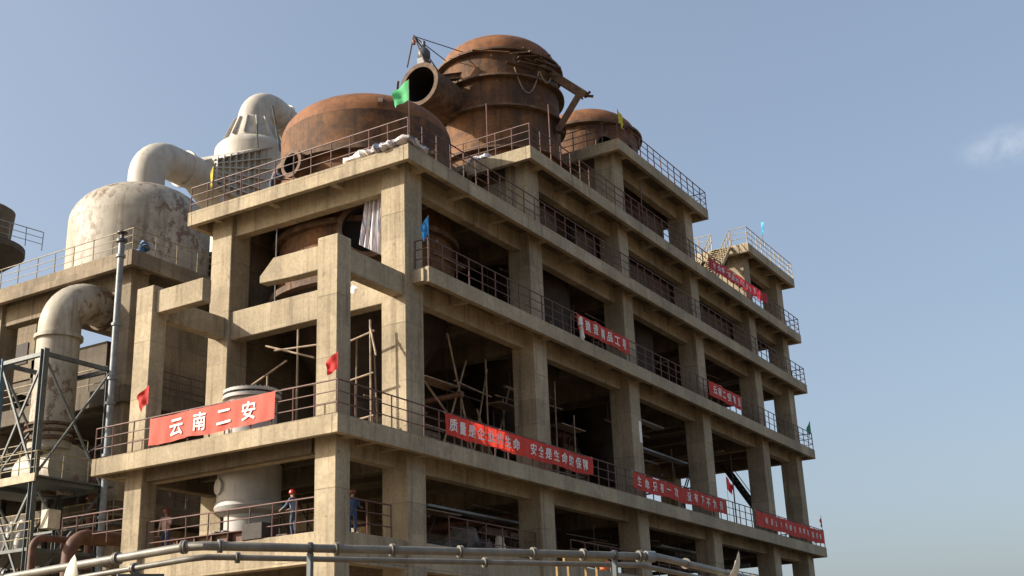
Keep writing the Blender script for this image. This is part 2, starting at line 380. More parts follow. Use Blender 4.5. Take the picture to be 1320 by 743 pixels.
def edge(a, m=M_CON, name='edge_beam'): return MB().box(*a).build(name, m, B, bevel=.018)
def level(z, x0, x1, cols, y0=0.0, y1=YE, outer=False, left=True):
    e = .26; hz = .7
    edge((x0, x1, y0, y0 + e, z - hz, z)); edge((x0, x1, y1 - e, y1, z - hz, z))
    edge((x0, x0 + e, y0 + e, y1 - e, z - hz, z)); edge((x1 - e, x1, y0 + e, y1 - e, z - hz, z))
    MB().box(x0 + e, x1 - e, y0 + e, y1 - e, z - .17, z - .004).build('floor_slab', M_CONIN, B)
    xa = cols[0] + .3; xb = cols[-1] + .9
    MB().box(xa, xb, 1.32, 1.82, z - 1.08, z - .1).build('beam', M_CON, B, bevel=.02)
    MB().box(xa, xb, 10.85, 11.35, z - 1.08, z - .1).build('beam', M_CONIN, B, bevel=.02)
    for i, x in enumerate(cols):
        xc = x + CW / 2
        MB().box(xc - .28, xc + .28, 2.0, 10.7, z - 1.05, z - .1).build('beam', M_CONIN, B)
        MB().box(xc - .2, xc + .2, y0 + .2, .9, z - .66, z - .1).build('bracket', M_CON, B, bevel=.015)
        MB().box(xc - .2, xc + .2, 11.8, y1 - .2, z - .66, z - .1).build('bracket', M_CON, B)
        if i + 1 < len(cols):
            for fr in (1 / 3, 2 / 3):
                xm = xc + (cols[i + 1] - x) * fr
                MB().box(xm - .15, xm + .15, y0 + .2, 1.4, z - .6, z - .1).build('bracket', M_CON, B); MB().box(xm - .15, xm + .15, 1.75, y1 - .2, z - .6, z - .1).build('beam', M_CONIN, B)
    xl = cols[0] + .2 if not outer else 1.0
    if left:
        for yc in (1.2, 4.4, 8.0, 11.3): MB().box(x0 + .2, cols[0] + .5, yc - .15, yc + .15, z - .6, z - .1).build('bracket', M_CON, B, bevel=.012)
    for yc in (1.2, 4.4, 8.0, 11.3): MB().box(cols[-1] + .8, x1 - .2, yc - .15, yc + .15, z - .6, z - .1).build('bracket', M_CON, B)
level(LEV['A'], 0, XE, [.6] + KX, outer=True, left=False)
level(LEV['C'], 4.47, XE, KX)
level(LEV['D'], 14.86, XE, KX[1:])
level(LEV['E'], 25.34, 38.77, KX[2:4])
level(LEV['E'], 46.22, XE, KX[4:])
# second floor: no overhang on the short side, a balcony strip outside the front columns
z = LEV['B']
edge((5.82, XE, 0, .26, z - .7, z)); edge((5.82, 6.08, .26, .78, z - .7, z)); edge((XE - .26, XE, .26, YE - .26, z - .7, z)); edge((6.0, XE, YE - .26, YE, z - .7, z))
MB().box(6.08, XE - .26, .26, YE - .26, z - .17, z - .004).build('floor_slab', M_CONIN, B)
MB().box(5.6, 54.9, 1.32, 1.82, z - 1.08, z - .1).build('beam', M_CON, B, bevel=.02)
MB().box(5.6, 54.9, 10.85, 11.35, z - 1.08, z - .1).build('beam', M_CONIN, B)
for i, x in enumerate(KX):
    xc = x + CW / 2
    if i: MB().box(xc - .28, xc + .28, 2.0, 10.7, z - 1.05, z - .1).build('beam', M_CONIN, B)
    MB().box(xc - .2, xc + .2, .2, .9, z - .66, z - .1).build('bracket', M_CON, B, bevel=.015)
    if i < 5:
        for fr in (1 / 3, 2 / 3):
            xm = xc + (KX[i + 1] - x) * fr
            MB().box(xm - .15, xm + .15, .2, 1.4, z - .6, z - .1).build('bracket', M_CON, B); MB().box(xm - .15, xm + .15, 1.75, YE - .2, z - .6, z - .1).build('beam', M_CONIN, B)
MB().box(5.42, 6.05, 2.0, 10.7, 5.92, 7.25).build('beam', M_CON, B, bevel=.025)          # short side beam at the second floor
MB().box(5.5, 6.0, 2.0, 10.7, 10.95, 12.1).build('beam', M_CON, B, bevel=.02)            # under the top deck
MB().box(1.25, 1.55, 1.6, 10.7, -1.1, -.1).build('beam', M_CON, B, bevel=.02)            # under the lower deck
# outer portal frame: beams back to the main columns, and two stubs that do not meet
MB().box(1.55, 5.4, .95, 1.5, 6.02, 7.0).build('beam', M_CON, B, bevel=.025)
MB().box(1.55, 5.4, 10.85, 11.4, 6.02, 7.0).build('beam', M_CON, B, bevel=.025)
MB().prism([(1.68, 6.06), (3.2, 6.06), (4.83, 6.14), (4.83, 6.43), (4.14, 7.08), (1.68, 7.05)], 'x', .98, 1.46).build('beam', M_CON, B, bevel=.02)
MB().prism([(10.65, 6.06), (7.92, 6.08), (7.92, 7.08), (10.65, 7.05)], 'x', .98, 1.46).build('beam', M_CON, B, bevel=.02)
# lower floor, flush between the columns
z = LEV['L']
for y0, y1 in ((1.7, 10.62),): MB().box(1.0, 1.5, y0, y1, z - 1.12, z).build('beam', M_CON, B, bevel=.02)
xs = [.8 + .82] + [x + CW for x in KX]; xn = KX
MB().box(1.6, 5.3, .98, 1.5, z - 1.12, z).build('beam', M_CON, B, bevel=.02)
for x, n_ in zip([k + CW for k in KX[:-1]], KX[1:]): MB().box(x - .02, n_ + .02, .98, 1.5, z - 1.12, z).build('beam', M_CON, B, bevel=.02)
for x, n_ in zip([k + CW for k in KX[:-1]], KX[1:]): MB().box(x - .02, n_ + .02, 10.9, 11.4, z - 1.12, z).build('beam', M_CON, B)
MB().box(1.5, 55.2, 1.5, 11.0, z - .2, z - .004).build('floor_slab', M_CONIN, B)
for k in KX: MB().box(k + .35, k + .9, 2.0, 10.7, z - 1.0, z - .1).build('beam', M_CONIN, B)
# infill walls set back behind the front columns
def wall(x0, x1, y, z0, z1, m=M_WALL): MB().box(x0, x1, y, y + .24, z0, z1).build('wall', m, B)
wall(19.0, 21.4, 2.3, 12.3, 15.3); wall(23.6, 26.2, 2.3, 12.3, 15.3)
wall(27.3, 30.4, 2.3, 16.3, 19.8); wall(33.5, 36.6, 2.4, 16.3, 19.8)
wall(30.0, 36.6, 2.3, 12.3, 15.3); wall(40.5, 47.1, 2.3, 12.3, 15.3)
MB().box(47.3, 47.55, 2.0, 10.7, 16.3, 19.9).build('wall', M_CON, B)
MB().box(15.95, 16.2, 2.0, 10.7, 12.3, 15.3).build('wall', M_CON, B)
MB().box(26.4, 26.65, 2.0, 6.0, 16.3, 19.9).build('wall', M_CON, B)
# steel grilles in the dark window bays of the third floor
for x0, x1, zz in ((17.1, 19.0, 12.3), (21.5, 23.5, 12.3)):
    gr = MB()
    for k in range(8): gr.bar((x0 + (x1 - x0) * k / 7, 2.35, zz), (x0 + (x1 - x0) * k / 7, 2.35, zz + 3), .04, .04)
    for k in range(5): gr.bar((x0, 2.35, zz + .4 + k * .6), (x1, 2.35, zz + .4 + k * .6), .04, .04)
    gr.build('grille', M_DARK, B)
# back walls, added to keep daylight out and the bays dark
for x0, x1, z0, z1 in ((6.5, 15.7, 0, 6.2), (16.9, 26.1, 0, 6.2), (27.3, 36.5, 1.6, 6.2), (37.7, 47.1, 3.2, 6.2), (6.5, 15.7, 7.25, 11.2), (16.9, 26.1, 7.25, 11.2), (27.3, 36.5, 7.25, 11.2), (37.7, 47.1, 8.6, 11.2),
                       (16.9, 26.1, 12.3, 15.2), (27.3, 36.5, 12.3, 15.2), (37.7, 47.0, 12.3, 15.2), (27.3, 36.5, 16.3, 19.8), (16.9, 26.1, -3.9, -1.9), (27.3, 36.5, -3.9, -1.9)):
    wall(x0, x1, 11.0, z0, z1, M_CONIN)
# railings
e = .07
railing([(e, 12.6, 0), (e, e, 0), (XE - e, e, 0), (XE - e, 6, 0)], B, M_RAIL)
railing([(5.9, .75, 7.25), (5.9, e, 7.25), (XE - e, e, 7.25), (XE - e, 9, 7.25)], B, M_RAIL)
railing([(4.55, 12.6, 12.3), (4.55, e, 12.3), (XE - e, e, 12.3), (XE - e, 9, 12.3)], B, M_RAIL)
railing([(14.95, 9, 16.3), (14.95, e, 16.3), (XE - e, e, 16.3), (XE - e, 9, 16.3)], B, M_RAIL)
railing([(25.42, 6, 20.87), (25.42, e, 20.87), (38.7, e, 20.87), (38.7, 7, 20.87)], B, M_RAIL)
railing([(46.3, 1.3, 20.87), (46.3, e, 20.87), (XE - e, e, 20.87), (XE - e, 7, 20.87)], B, M_RAILW, step=.95)
railing([(46.3, 9, 20.87), (46.3, 2.8, 20.87)], B, M_RAILW, step=1.0)
railing([(1.1, 10.5, -3.9), (1.1, 1.75, -3.9)], B, M_RAIL)
railing([(1.7, 1.1, -3.9), (4.6, 1.1, -3.9)], B, M_RAIL, step=1.3)
for x0, x1 in ((8.6, 15.6), (19.0, 26), (29, 36), (39, 47)): railing([(x0, 1.15, -3.9), (x1, 1.15, -3.9)], B, M_RAIL, step=1.4)
railing([(1.1, 15.5, -3.2), (1.1, 11.8, -3.2)], B, M_RAIL)

# ------------------------------------------------------------------ rusty vessels
def dome(a, b, z0, n=12): return [(a * math.cos(math.pi / 2 * i / n), z0 + b * math.sin(math.pi / 2 * i / n)) for i in range(n)] + [(0, z0 + b)]
def ring(par, c, r, z, w=.16, h=.14, m=M_FLANGE, name='stiffener_ring'):
    return MB().lathe([(r - .05, z), (r + w, z), (r + w, z + h), (r - .05, z + h), (r - .05, z)], (c[0], c[1], 0), n=64).build(name, m, par, smooth=True)
def nozzle(par, base, axis, r, L, m=M_RUST, fl=.12, bolts=0):
    A = Vector(axis).normalized(); Bp = Vector(base)
    o = MB().lathe([(r, 0), (r, L), (r * .9, L), (r * .9, L * .2), (0, L * .2)], Bp, A, n=36).build('nozzle', m, par, smooth=True)
    MB().lathe([(r, L - .14), (r + fl, L - .14), (r + fl, L + .02), (r * .9, L + .02), (r * .9, L - .14), (r, L - .14)], Bp, A, n=36).build('flange', M_FLANGE, o, smooth=True)
    MB().lathe([(r * .899, L * .98), (r * .88, L * .35), (0, L * .35)], Bp, A, n=36).build('bore', M_BORE, o, smooth=True)
    return o
V1 = thing('vessel', 'wide rusty steel vessel with low domed top on the left terrace', 'vessel', (10.7, 7.0, 7.25), 'rusty vessels')
c = (10.7, 7.0)
MB().lathe([(4.2, 8.2), (4.2, 16.5)], (*c, 0), n=72).build('shell', M_RUST, V1, smooth=True)
MB().lathe(dome(4.2, 2.05, 16.5), (*c, 0), n=72).build('domed_head', M_HEAD, V1, smooth=True)
MB().lathe([(4.2, 8.2), (3.6, 6.4), (1.3, 3.2), (1.3, 2.0), (0, 2.0)], (*c, 0), n=64).build('cone_bottom', M_VSHADE, V1, smooth=True)
ring(V1, c, 4.2, 14.3, .42, .3); ring(V1, c, 4.2, 10.75, .28, .25); ring(V1, c, 4.2, 7.95, .4, .3)
ring(V1, c, 4.2, 13.4, .06, .08); 
nozzle(V1, (6.55, 7.5, 13.95), (-1, .12, 0), .55, .75)
nozzle(V1, (7.5, 4.55, 10.2), (-.79, -.61, 0), 1.2, .75)
nozzle(V1, (13.6, 3.9, 14.9), (.3, -1, 0), .45, .7)
MB().bar((9.2, 4.0, 18.1), (9.0, 3.8, 18.45), .1, .1).build('lifting_lug', M_FLANGE, V1)
MB().bar((8.0, 4.1, 17.2), (7.3, 3.6, 16.5), .22, .1).build('lifting_lug', M_FLANGE, V1)
V2 = thing('vessel', 'tallest rusty steel vessel with stiffener rings and torn bracket, in the middle', 'vessel', (22.07, 6.0, 12.3), 'rusty vessels')
c = (22.07, 6.0)
MB().lathe([(0, 2.2), (1.2, 2.2), (1.2, 3.4), (3.5, 8.6), (3.5, 12.1)], (*c, 0), n=64).build('cone_bottom', M_VSHADE, V2, smooth=True)
MB().lathe([(3.5, 12.1), (3.5, 25.3)], (*c, 0), n=72).build('shell', M_RUST, V2, smooth=True)
MB().lathe(dome(3.5, 1.95, 25.3), (*c, 0), n=72).build('domed_head', M_HEAD, V2, smooth=True)
for zz in (25.0, 23.35, 21.45, 18.9): ring(V2, c, 3.5, zz, .34, .12)
ng = nozzle(V2, (19.4, 7.42, 22.55), (-1, 0.02, 0), 1.16, 3.4, M_FLANGE, .14)
nozzle(V2, (19.5, 3.6, 18.0), (-.6, -.8, 0), .35, .7); nozzle(V2, (19.0, 7.0, 17.6), (-1, .1, 0), .6, 1.2)
def ibeam(par, a, b, w, h, name, m=M_FLANGE):
    a = Vector(a); b = Vector(b); mb = MB(); u = Vector((0, 0, 1))
    mb.bar(a + u * h / 2, b + u * h / 2, w, .03); mb.bar(a - u * h / 2, b - u * h / 2, w, .03); mb.bar(a, b, .03, h - .03)
    return mb.build(name, m, par)
ibeam(V2, (17.6, 8.3, 23.75), (19.75, 4.6, 24.15), .3, .34, 'bracket_beam')
ibeam(V2, (19.2, 5.0, 24.55), (20.9, 2.7, 24.6), .3, .3, 'bracket_beam')
MB().bar((18.9, 4.6, 24.75), (20.2, 2.6, 25.0), .1, .1).build('loose_bar', M_POLE, V2)
MB().prism([(-.2, -.25), (.2, -.25), (.2, -.19), (-.14, -.19), (-.14, .19), (.2, .19), (.2, .25), (-.2, .25)], 'z', 0, 1).build('bracket_channel', M_FLANGE, V2).matrix_local
tb = [o for o in V2.children if o.name.startswith('bracket_channel')][0]
def place_channel(o, a, b, tw=0):
    a = Vector(a); b = Vector(b); d = b - a
    q = d.to_track_quat('Z', 'Y')
    o.location = a - WL[V2]; o.rotation_euler = (q.to_matrix().to_4x4() @ Matrix.Rotation(tw, 4, 'Z')).to_euler(); o.scale = (.95, .95, d.length)
for k_, v_ in enumerate(tb.data.vertices): v_.co += WL[V2]          # back to its own origin
WL[tb] = Vector(tb.location)
place_channel(tb, (21.6, 2.7, 24.5), (22.85, .75, 22.75), .3)
t2 = tb.copy(); COL.objects.link(t2); t2.parent = V2; place_channel(t2, (22.75, .95, 23.0), (22.25, 2.35, 20.7), 1.2)
t3 = tb.copy(); COL.objects.link(t3); t3.parent = V2; place_channel(t3, (20.9, 2.8, 24.2), (21.9, 2.5, 23.95), .9)
rb = random.Random(5)
for k in range(11):                                   # torn remains of a ring platform
    a_ = math.radians(rb.uniform(188, 272)); rr_ = 3.55 + rb.uniform(.1, .5); zz = 24.1 + rb.uniform(-.35, .75)
    q = Vector((22.07 + rr_ * math.cos(a_), 6 + rr_ * math.sin(a_), zz)); tn = Vector((-math.sin(a_), math.cos(a_), rb.uniform(-.35, .35))) * rb.uniform(.4, 1.1)
    MB().bar(q - tn, q + tn + Vector((rb.uniform(-.2, .2), rb.uniform(-.2, .2), 0)), rb.choice((.12, .2, .3)), rb.choice((.05, .1)), (rb.uniform(-.6, .6), 0, 1)).build('torn_plate', M_FLANGE if k % 3 else M_RUST, V2)
for q in ((22.85, .75, 22.75), (22.3, 2.3, 20.75)):
    for k in range(4):
        e_ = Vector(q) + Vector((rb.uniform(-.1, .35), rb.uniform(-.4, .1), rb.uniform(-.35, .3))); MB().bar(q, e_, .16, .04, (rb.random(), rb.random(), 1)).build('torn_plate', M_FLANGE, V2)
for k in range(9): MB().bar((19.05 - .02 * k * 0, 8.05, 16.4 + k * .95), (19.05, 8.05, 16.4 + k * .95 + .05), .5, .05).build('ladder_rung', M_FLANGE, V2)
cb = MB()
for a0, b0, sag in (((19.5, 3.5, 23.9), (20.7, 2.6, 23.9), 1.5), ((20.7, 2.55, 23.9), (21.5, 2.3, 23.7), .5)):
    a0 = Vector(a0); b0 = Vector(b0)
    cb.tube([a0 + (b0 - a0) * t - Vector((0, .12, sag * 4 * t * (1 - t))) for t in [i / 12 for i in range(13)]], .035, 6)
cb.build('hanging_cable', M_POLE, V2, smooth=True)
V3 = thing('vessel', 'small rusty domed vessel on the highest terrace, behind the tallest vessel', 'vessel', (33, 5.8, 16.3), 'rusty vessels')
c = (33.0, 5.8)
MB().lathe([(0, 2.4), (1.2, 2.4), (1.2, 3.4), (3.3, 8.6), (3.3, 16.1)], (*c, 0), n=64).build('cone_bottom', M_VSHADE, V3, smooth=True)
MB().lathe([(3.3, 16.1), (3.3, 25.2)], (*c, 0), n=64).build('shell', M_RUST, V3, smooth=True)
MB().lathe(dome(3.3, 1.9, 25.2), (*c, 0), n=64).build('domed_head', M_HEAD, V3, smooth=True)
ring(V3, c, 3.3, 25.0, .34, .16); ring(V3, c, 3.3, 22.2, .2, .12)
nozzle(V3, (30.6, 3.6, 23.3), (-.72, -.69, 0), .5, .7); nozzle(V3, (31.85, 2.72, 23.2), (-.35, -.94, 0), .28, .6)
# hoist standing on the open nozzle of the tall vessel
H = thing('hoist', 'small tripod hoist with guy wires on the open nozzle', 'hoist', (16.6, 7.7, 23.95))
for a, b_ in (((16.1, 8.35, 23.95), (16.35, 8.05, 26.0)), ((16.2, 7.2, 23.9), (16.35, 8.05, 26.0)), ((17.6, 7.2, 23.9), (16.35, 8.05, 26.0))): MB().tube([a, b_], .045, 6).build('leg', M_POLED, H)
MB().tube([(16.35, 8.05, 25.95), (19.4, 5.6, 25.2)], .03, 6).build('guy_wire', M_POLED, H)
MB().tube([(16.35, 8.05, 25.95), (19.3, 7.6, 25.4)], .03, 6).build('guy_wire', M_POLED, H)
MB().lathe([(0, 0), (.25, .02), (.36, .2), (.36, .5), (.22, .72), (.1, .8), (.1, 1.2), (0, 1.2)], (16.6, 7.55, 24.35), n=14).build('motor', M_GALVD, H, smooth=True)
MB().box(16.25, 16.95, 7.3, 7.8, 23.95, 24.4).build('frame', M_GALVD, H, bevel=.03)
MB().lathe([(0, 0), (.09, .03), (.11, .25), (.05, .36), (0, .38)], (16.36, 8.05, 25.4), n=10).build('hook_block', M_HELB, H, smooth=True)

# ------------------------------------------------------------------ pale duct pipe through the lower deck
P1 = thing('pipe', 'thick pale grey vertical pipe passing through the lower deck behind the left banner', 'pipe', (3.1, 7.0, -3.9))
pc = (3.1, 7.0, 0)
MB().lathe([(.95, -3.88), (.95, -2.5)], pc, n=40).build('pipe_run', M_PIPEW, P1, smooth=True)
MB().lathe([(.95, -2.6), (1.15, -2.52), (1.30, -2.46), (1.38, -2.3), (1.33, -2.14), (1.26, -2.06), (1.27, -.6)], pc, n=40).build('reducer', M_PIPEW, P1, smooth=True)
MB().lathe([(1.02, -.1), (1.02, 2.3)], pc, n=40).build('pipe_run', M_PIPEW, P1, smooth=True)
MB().lathe([(1.0, 2.1), (1.18, 2.1), (1.18, 2.24), (.9, 2.24), (.9, 2.1), (1.0, 2.1)], pc, n=40).build('flange', M_PIPEW, P1, smooth=True)
MB().lathe([(1.0, 2.34), (1.18, 2.34), (1.18, 2.46), (0, 2.46)], pc, n=40).build('flange', M_PIPEW, P1, smooth=True)
b0 = None
for k in range(36):
    a = 2 * math.pi * k / 36; q = (pc[0] + 1.07 * math.cos(a), pc[1] + 1.07 * math.sin(a), 2.46)
    if b0 is None:
        b0 = MB().lathe([(.028, -.32), (.028, .06), (0, .06)], (0, 0, 0), n=6).build('bolt', M_GALV); b0.parent = P1; b0.location = Vector(q) - WL[P1]; WL[b0] = Vector(q)
    else: copy_part(b0, P1, q)
for dy in (.35, -.12): MB().lathe([(.16, -1.28), (.2, .1), (0, .12)], (2.1, 7.35 + dy, -3.35), (.15, 0, 1), n=12).build('support_lug', M_GALVD, P1, smooth=True)
MB().lathe([(.32, 0), (.32, .25), (0, .25)], (2.08, 7.42, -1.5), (-1, .4, 0), n=20).build('branch', M_PIPEW, P1, smooth=True)

# ------------------------------------------------------------------ older plant behind, with the white vessels
O = thing('building', 'older weathered concrete plant frame carrying the white vessels, behind on the left', 'building', (30, 28, GZ))
OX = [9.7, 20.0, 30.4, 40.8, 51.0]; OY = [22.2, 33.0]
for x in OX:
    for y in OY: MB().box(x, x + 1.2, y, y + 1.2, GZ, 13.8 if x < 15 else 17.9).build('column', M_OLD, O, bevel=.03)
MB().box(9.9, 10.6, 23.4, 33, 11.95, 13.2).build('beam', M_OLD, O, bevel=.02)
def odeck(z, x0, x1, y0, y1, h=.9, M_OLD=M_OLD):
    MB().box(x0, x1, y0, y0 + .3, z - h, z).build('edge_beam', M_OLD, O, bevel=.02); MB().box(x0, x0 + .3, y0 + .3, y1, z - h, z).build('edge_beam', M_OLD, O, bevel=.02)
    MB().box(x0 + .3, x1, y0 + .3, y1, z - .25, z - .004).build('floor_slab', M_OLD, O)
    for x in OX:
        if x0 < x < x1: MB().box(x + .35, x + .85, y0 + .3, y1, z - 1.0, z - .1).build('beam', M_OLD, O)
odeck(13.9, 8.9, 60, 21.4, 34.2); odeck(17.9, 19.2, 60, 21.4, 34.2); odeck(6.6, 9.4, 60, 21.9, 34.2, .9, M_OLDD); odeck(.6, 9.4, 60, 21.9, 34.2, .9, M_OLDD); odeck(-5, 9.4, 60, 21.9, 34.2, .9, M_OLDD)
for x0, x1, z0, z1 in ((10.9, 20, 7, 11), (21.2, 30.4, .6, 5.6), (31.6, 40.8, .6, 5.8), (21.2, 40.8, 6.6, 13), (42, 51, -5, 13), (10.9, 30, -5, -.4), (31.6, 51, -5, -.4), (21.2, 60, 13.9, 17)):
    MB().box(x0, x1, 23.0, 23.25, z0, z1).build('wall', M_OLD, O)
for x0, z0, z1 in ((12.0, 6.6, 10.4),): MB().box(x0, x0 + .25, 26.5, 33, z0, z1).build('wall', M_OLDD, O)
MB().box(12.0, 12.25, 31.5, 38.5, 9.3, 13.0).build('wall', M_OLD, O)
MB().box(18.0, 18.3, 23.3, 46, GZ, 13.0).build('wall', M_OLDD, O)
for z_ in (8.6, 3.4, -1.6, -6.5): MB().box(10.2, 18, 34.2, 46, z_ - .5, z_).build('floor_slab', M_OLDD, O); MB().box(10.0, 10.2, 34.2, 46, z_ - .7, z_).build('edge_beam', M_OLDD, O)  # wing floors, added to keep the wall behind them in shade
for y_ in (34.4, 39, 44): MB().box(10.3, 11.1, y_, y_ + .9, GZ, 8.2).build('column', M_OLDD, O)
MB().box(11.94, 12.0, 33.4, 34.6, 10.3, 11.6).build('window', M_DARK, O); MB().box(11.94, 12.0, 35.4, 36.6, 10.3, 11.6).build('window', M_DARK, O)
railing([(9.0, 34, 13.9), (9.0, 21.5, 13.9), (20, 21.5, 13.9)], O, M_RAILY, step=1.5)
railing([(9.5, 26.5, 6.6), (9.5, 34, 6.6)], O, M_RAILY, step=1.4); railing([(9.5, 23.5, 6.6), (9.5, 26, 6.6)], O, M_RAILY, step=1.2)
railing([(10.8, 22.0, 6.6), (20, 22.0, 6.6)], O, M_RAIL, step=1.1); railing([(10.8, 22.0, .6), (20, 22.0, .6)], O, M_RAIL, step=1.1)
W1 = thing('vessel', 'large stained white vessel with peeling paint on the older plant deck', 'vessel', (15.13, 28, 13.9), 'white vessels')
c = (15.13, 28, 0)
MB().lathe([(4.2, 13.6), (4.2, 18.5)], c, n=72).build('shell', M_WHITE, W1, smooth=True)
MB().lathe(dome(4.2, 2.75, 18.5)[:-4], c, n=72).build('domed_head', M_WHITE, W1, smooth=True)
MB().lathe([(2.12, 20.86), (1.5, 21.1), (1.1, 21.2)], c, n=48).build('head_plate', M_WHITE, W1, smooth=True)
ring(W1, c, 4.2, 14.5, .2, .14, M_WHITE); ring(W1, c, 4.2, 14.05, .28, .14, M_WHITE)
W2 = thing('vessel', 'far white vessel with a ribbed cone on its crown, half hidden by the rusty vessel', 'vessel', (24.7, 28, 17.9), 'white vessels')
c = (24.7, 28, 0)
MB().lathe([(2.6, 17.9), (2.6, 27.3)], c, n=56).build('shell', M_WHITE2, W2, smooth=True)
MB().lathe(dome(2.6, 1.1, 27.3)[:-3], c, n=56).build('domed_head', M_WHITE2, W2, smooth=True)
MB().lathe([(1.85, 28.1), (1.2, 29.9)], c, n=40).build('cone', M_WHITE2, W2, smooth=True)
for k in range(14):
    a = 2 * math.pi * k / 14; u = Vector((math.cos(a), math.sin(a), 0)); cc = Vector(c); tn = Vector((-u.y, u.x, 0)) * .03
    vs = [cc + u * 1.6 + Vector((0, 0, 28.2)), cc + u * 2.1 + Vector((0, 0, 28.2)), cc + u * 1.38 + Vector((0, 0, 29.85)), cc + u * 1.15 + Vector((0, 0, 29.85))]
    MB().add([v + tn for v in vs] + [v - tn for v in vs], [(0, 1, 2, 3), (7, 6, 5, 4), (0, 4, 5, 1), (1, 5, 6, 2), (2, 6, 7, 3), (3, 7, 4, 0)]).build('rib', M_WHITE2, W2)
E1 = thing('pipe', 'white elbow duct from the near white vessel into a ribbed transition', 'pipe', (15.36, 28, 20.8), 'white ducts')
path = [(15.36, 28, 20.7), (15.36, 28, 22.1)] + arc((17.1, 28, 22.15), 1.74, math.pi, math.pi / 2, (1, 0, 0), (0, 0, 1), 10) + [(18.2, 28, 23.89), (20.0, 28, 23.89)]
MB().tube(path, 1.13, 36).build('elbow', M_WHITE2, E1, smooth=True)
MB().lathe([(1.1, -.08), (1.25, -.08), (1.25, .08), (1.1, .08)], (18.4, 28, 23.89), (1, 0, 0), n=36).build('flange', M_WHITE2, E1, smooth=True)
MB().lathe([(1.1, -.06), (1.3, -.06), (1.3, .08), (1.1, .08)], (15.36, 28, 20.95), n=36).build('flange', M_WHITE2, E1, smooth=True)
n = 24; vs = []
for k in range(n):
    a = 2 * math.pi * k / n; vs.append((19.4, 28 + 1.13 * math.cos(a), 23.89 + 1.13 * math.sin(a)))
for k in range(n):
    a = 2 * math.pi * k / n; ca, sa = math.cos(a), math.sin(a); m_ = max(abs(ca), abs(sa)) ** .85
    vs.append((24.0, 28 + 2.3 * ca / m_, 24.4 + 2.9 * sa / m_))
MB().add(vs, [(k, (k + 1) % n, n + (k + 1) % n, n + k) for k in range(n)]).build('transition', M_WHITE2, E1, smooth=True)
for k in range(9):
    t = .12 + k * .1; yy = 28 - (1.13 + (2.3 - 1.13) * t) - .02; zc = 23.89 + .5 * t; hh = (1.0 + 1.7 * t)
    x = 19.4 + 4.6 * t
    MB().box(x - .03, x + .03, yy - .2, yy + .35, zc - hh * .9, zc + hh * .9).build('rib', M_WHITE2, E1)
for k in range(7):
    f = (k - 3) / 3.2
    MB().bar((19.9, 26.9, 23.9 + f * .9), (24.0, 25.58, 24.4 + f * 2.7), .5, .07).build('rib', M_WHITE2, E1)
E2 = thing('pipe', 'white elbow duct turning over from the ribbed cone behind the rusty vessel', 'pipe', (24.7, 28, 29.6), 'white ducts')
path = [(24.7, 28, 29.5), (24.7, 28, 29.8)] + arc((26.4, 28, 29.85), 1.7, math.pi, math.pi / 2, (1, 0, 0), (0, 0, 1), 10) + [(26.8, 28, 31.53), (28.4, 28, 31.15), (31.5, 28, 29.4)]
MB().tube(path, 1.1, 36).build('elbow', M_WHITE2, E2, smooth=True)
MB().lathe([(1.1, -.06), (1.24, -.06), (1.24, .06), (1.05, .06)], (27.6, 28, 31.35), (1, 0, -.3), n=36).build('flange', M_WHITE2, E2, smooth=True)
# beam leaning between the old deck and the duct, pale
MB().bar((19.0, 25.2, 21.2), (22.5, 22.5, 18.1), .55, .3).build('support_plate', M_WHITE2, E1)
# downpipe on the old plant's corner column
DP = thing('pipe', 'slim blue grey vertical downpipe with collars beside the old plant column', 'pipe', (8.25, 21.5, -4))
MB().tube([(8.25, 21.5, -4), (8.25, 21.5, 14.1)], .17, 14).build('pipe_run', M_DRAIN, DP, smooth=True)
for zz in (13.2, 9.4, 6.5, 5.2, 2.5, -.6): MB().lathe([(.17, 0), (.25, 0), (.25, .14), (.17, .14)], (8.25, 21.5, zz), n=14).build('collar', M_DRAIN, DP, smooth=True)
MB().lathe([(.17, 0), (.3, .02), (.3, .16), (.1, .2), (.1, .5), (.28, .52), (.28, .58), (0, .58)], (8.25, 21.5, 14.05), n=14).build('valve', M_GALVD, DP, smooth=True)
# big elbow pipe by the old plant
BP = thing('pipe', 'big stained white elbow pipe rising inside the steel tower on the left', 'pipe', (7.53, 25, 1.2))
path = [(7.53, 25, 3.2), (7.53, 25, 9.6)] + arc((9.4, 25, 9.7), 1.87, math.pi, math.pi / 2, (1, 0, 0), (0, 0, 1), 12) + [(10.6, 25, 11.57), (13, 25, 11.57)]
MB().tube(path, 1.09, 40).build('elbow', M_WHITE, BP, smooth=True)
for q, ax in (((7.53, 25, 9.2), (0, 0, 1)), ((7.53, 25, 3.7), (0, 0, 1)), ((10.3, 25, 11.57), (1, 0, 0))): MB().lathe([(1.05, -.1), (1.24, -.1), (1.24, .1), (1.05, .1)], q, ax, n=40).build('flange', M_FLANGE if q[2] != 9.2 else M_WHITE, BP, smooth=True)
for zz in (4.0, 4.35): MB().lathe([(1.05, 0), (1.3, .02), (1.3, .14), (1.05, .16)], (7.53, 25, zz), n=40).build('expansion_ring', M_FLANGE, BP, smooth=True)
MB().lathe([(0, 0), (1.2, 0), (1.2, 3.0), (1.3, 3.0), (1.3, 3.15), (0, 3.15)], (8.3, 27.2, 2.2), (-.05, -1, 0), n=40).build('tee', M_WHITE, BP, smooth=True)
MB().box(7.2, 7.9, 24.6, 25.4, .9, 2.4).build('saddle', M_FLANGE, BP, bevel=.05)
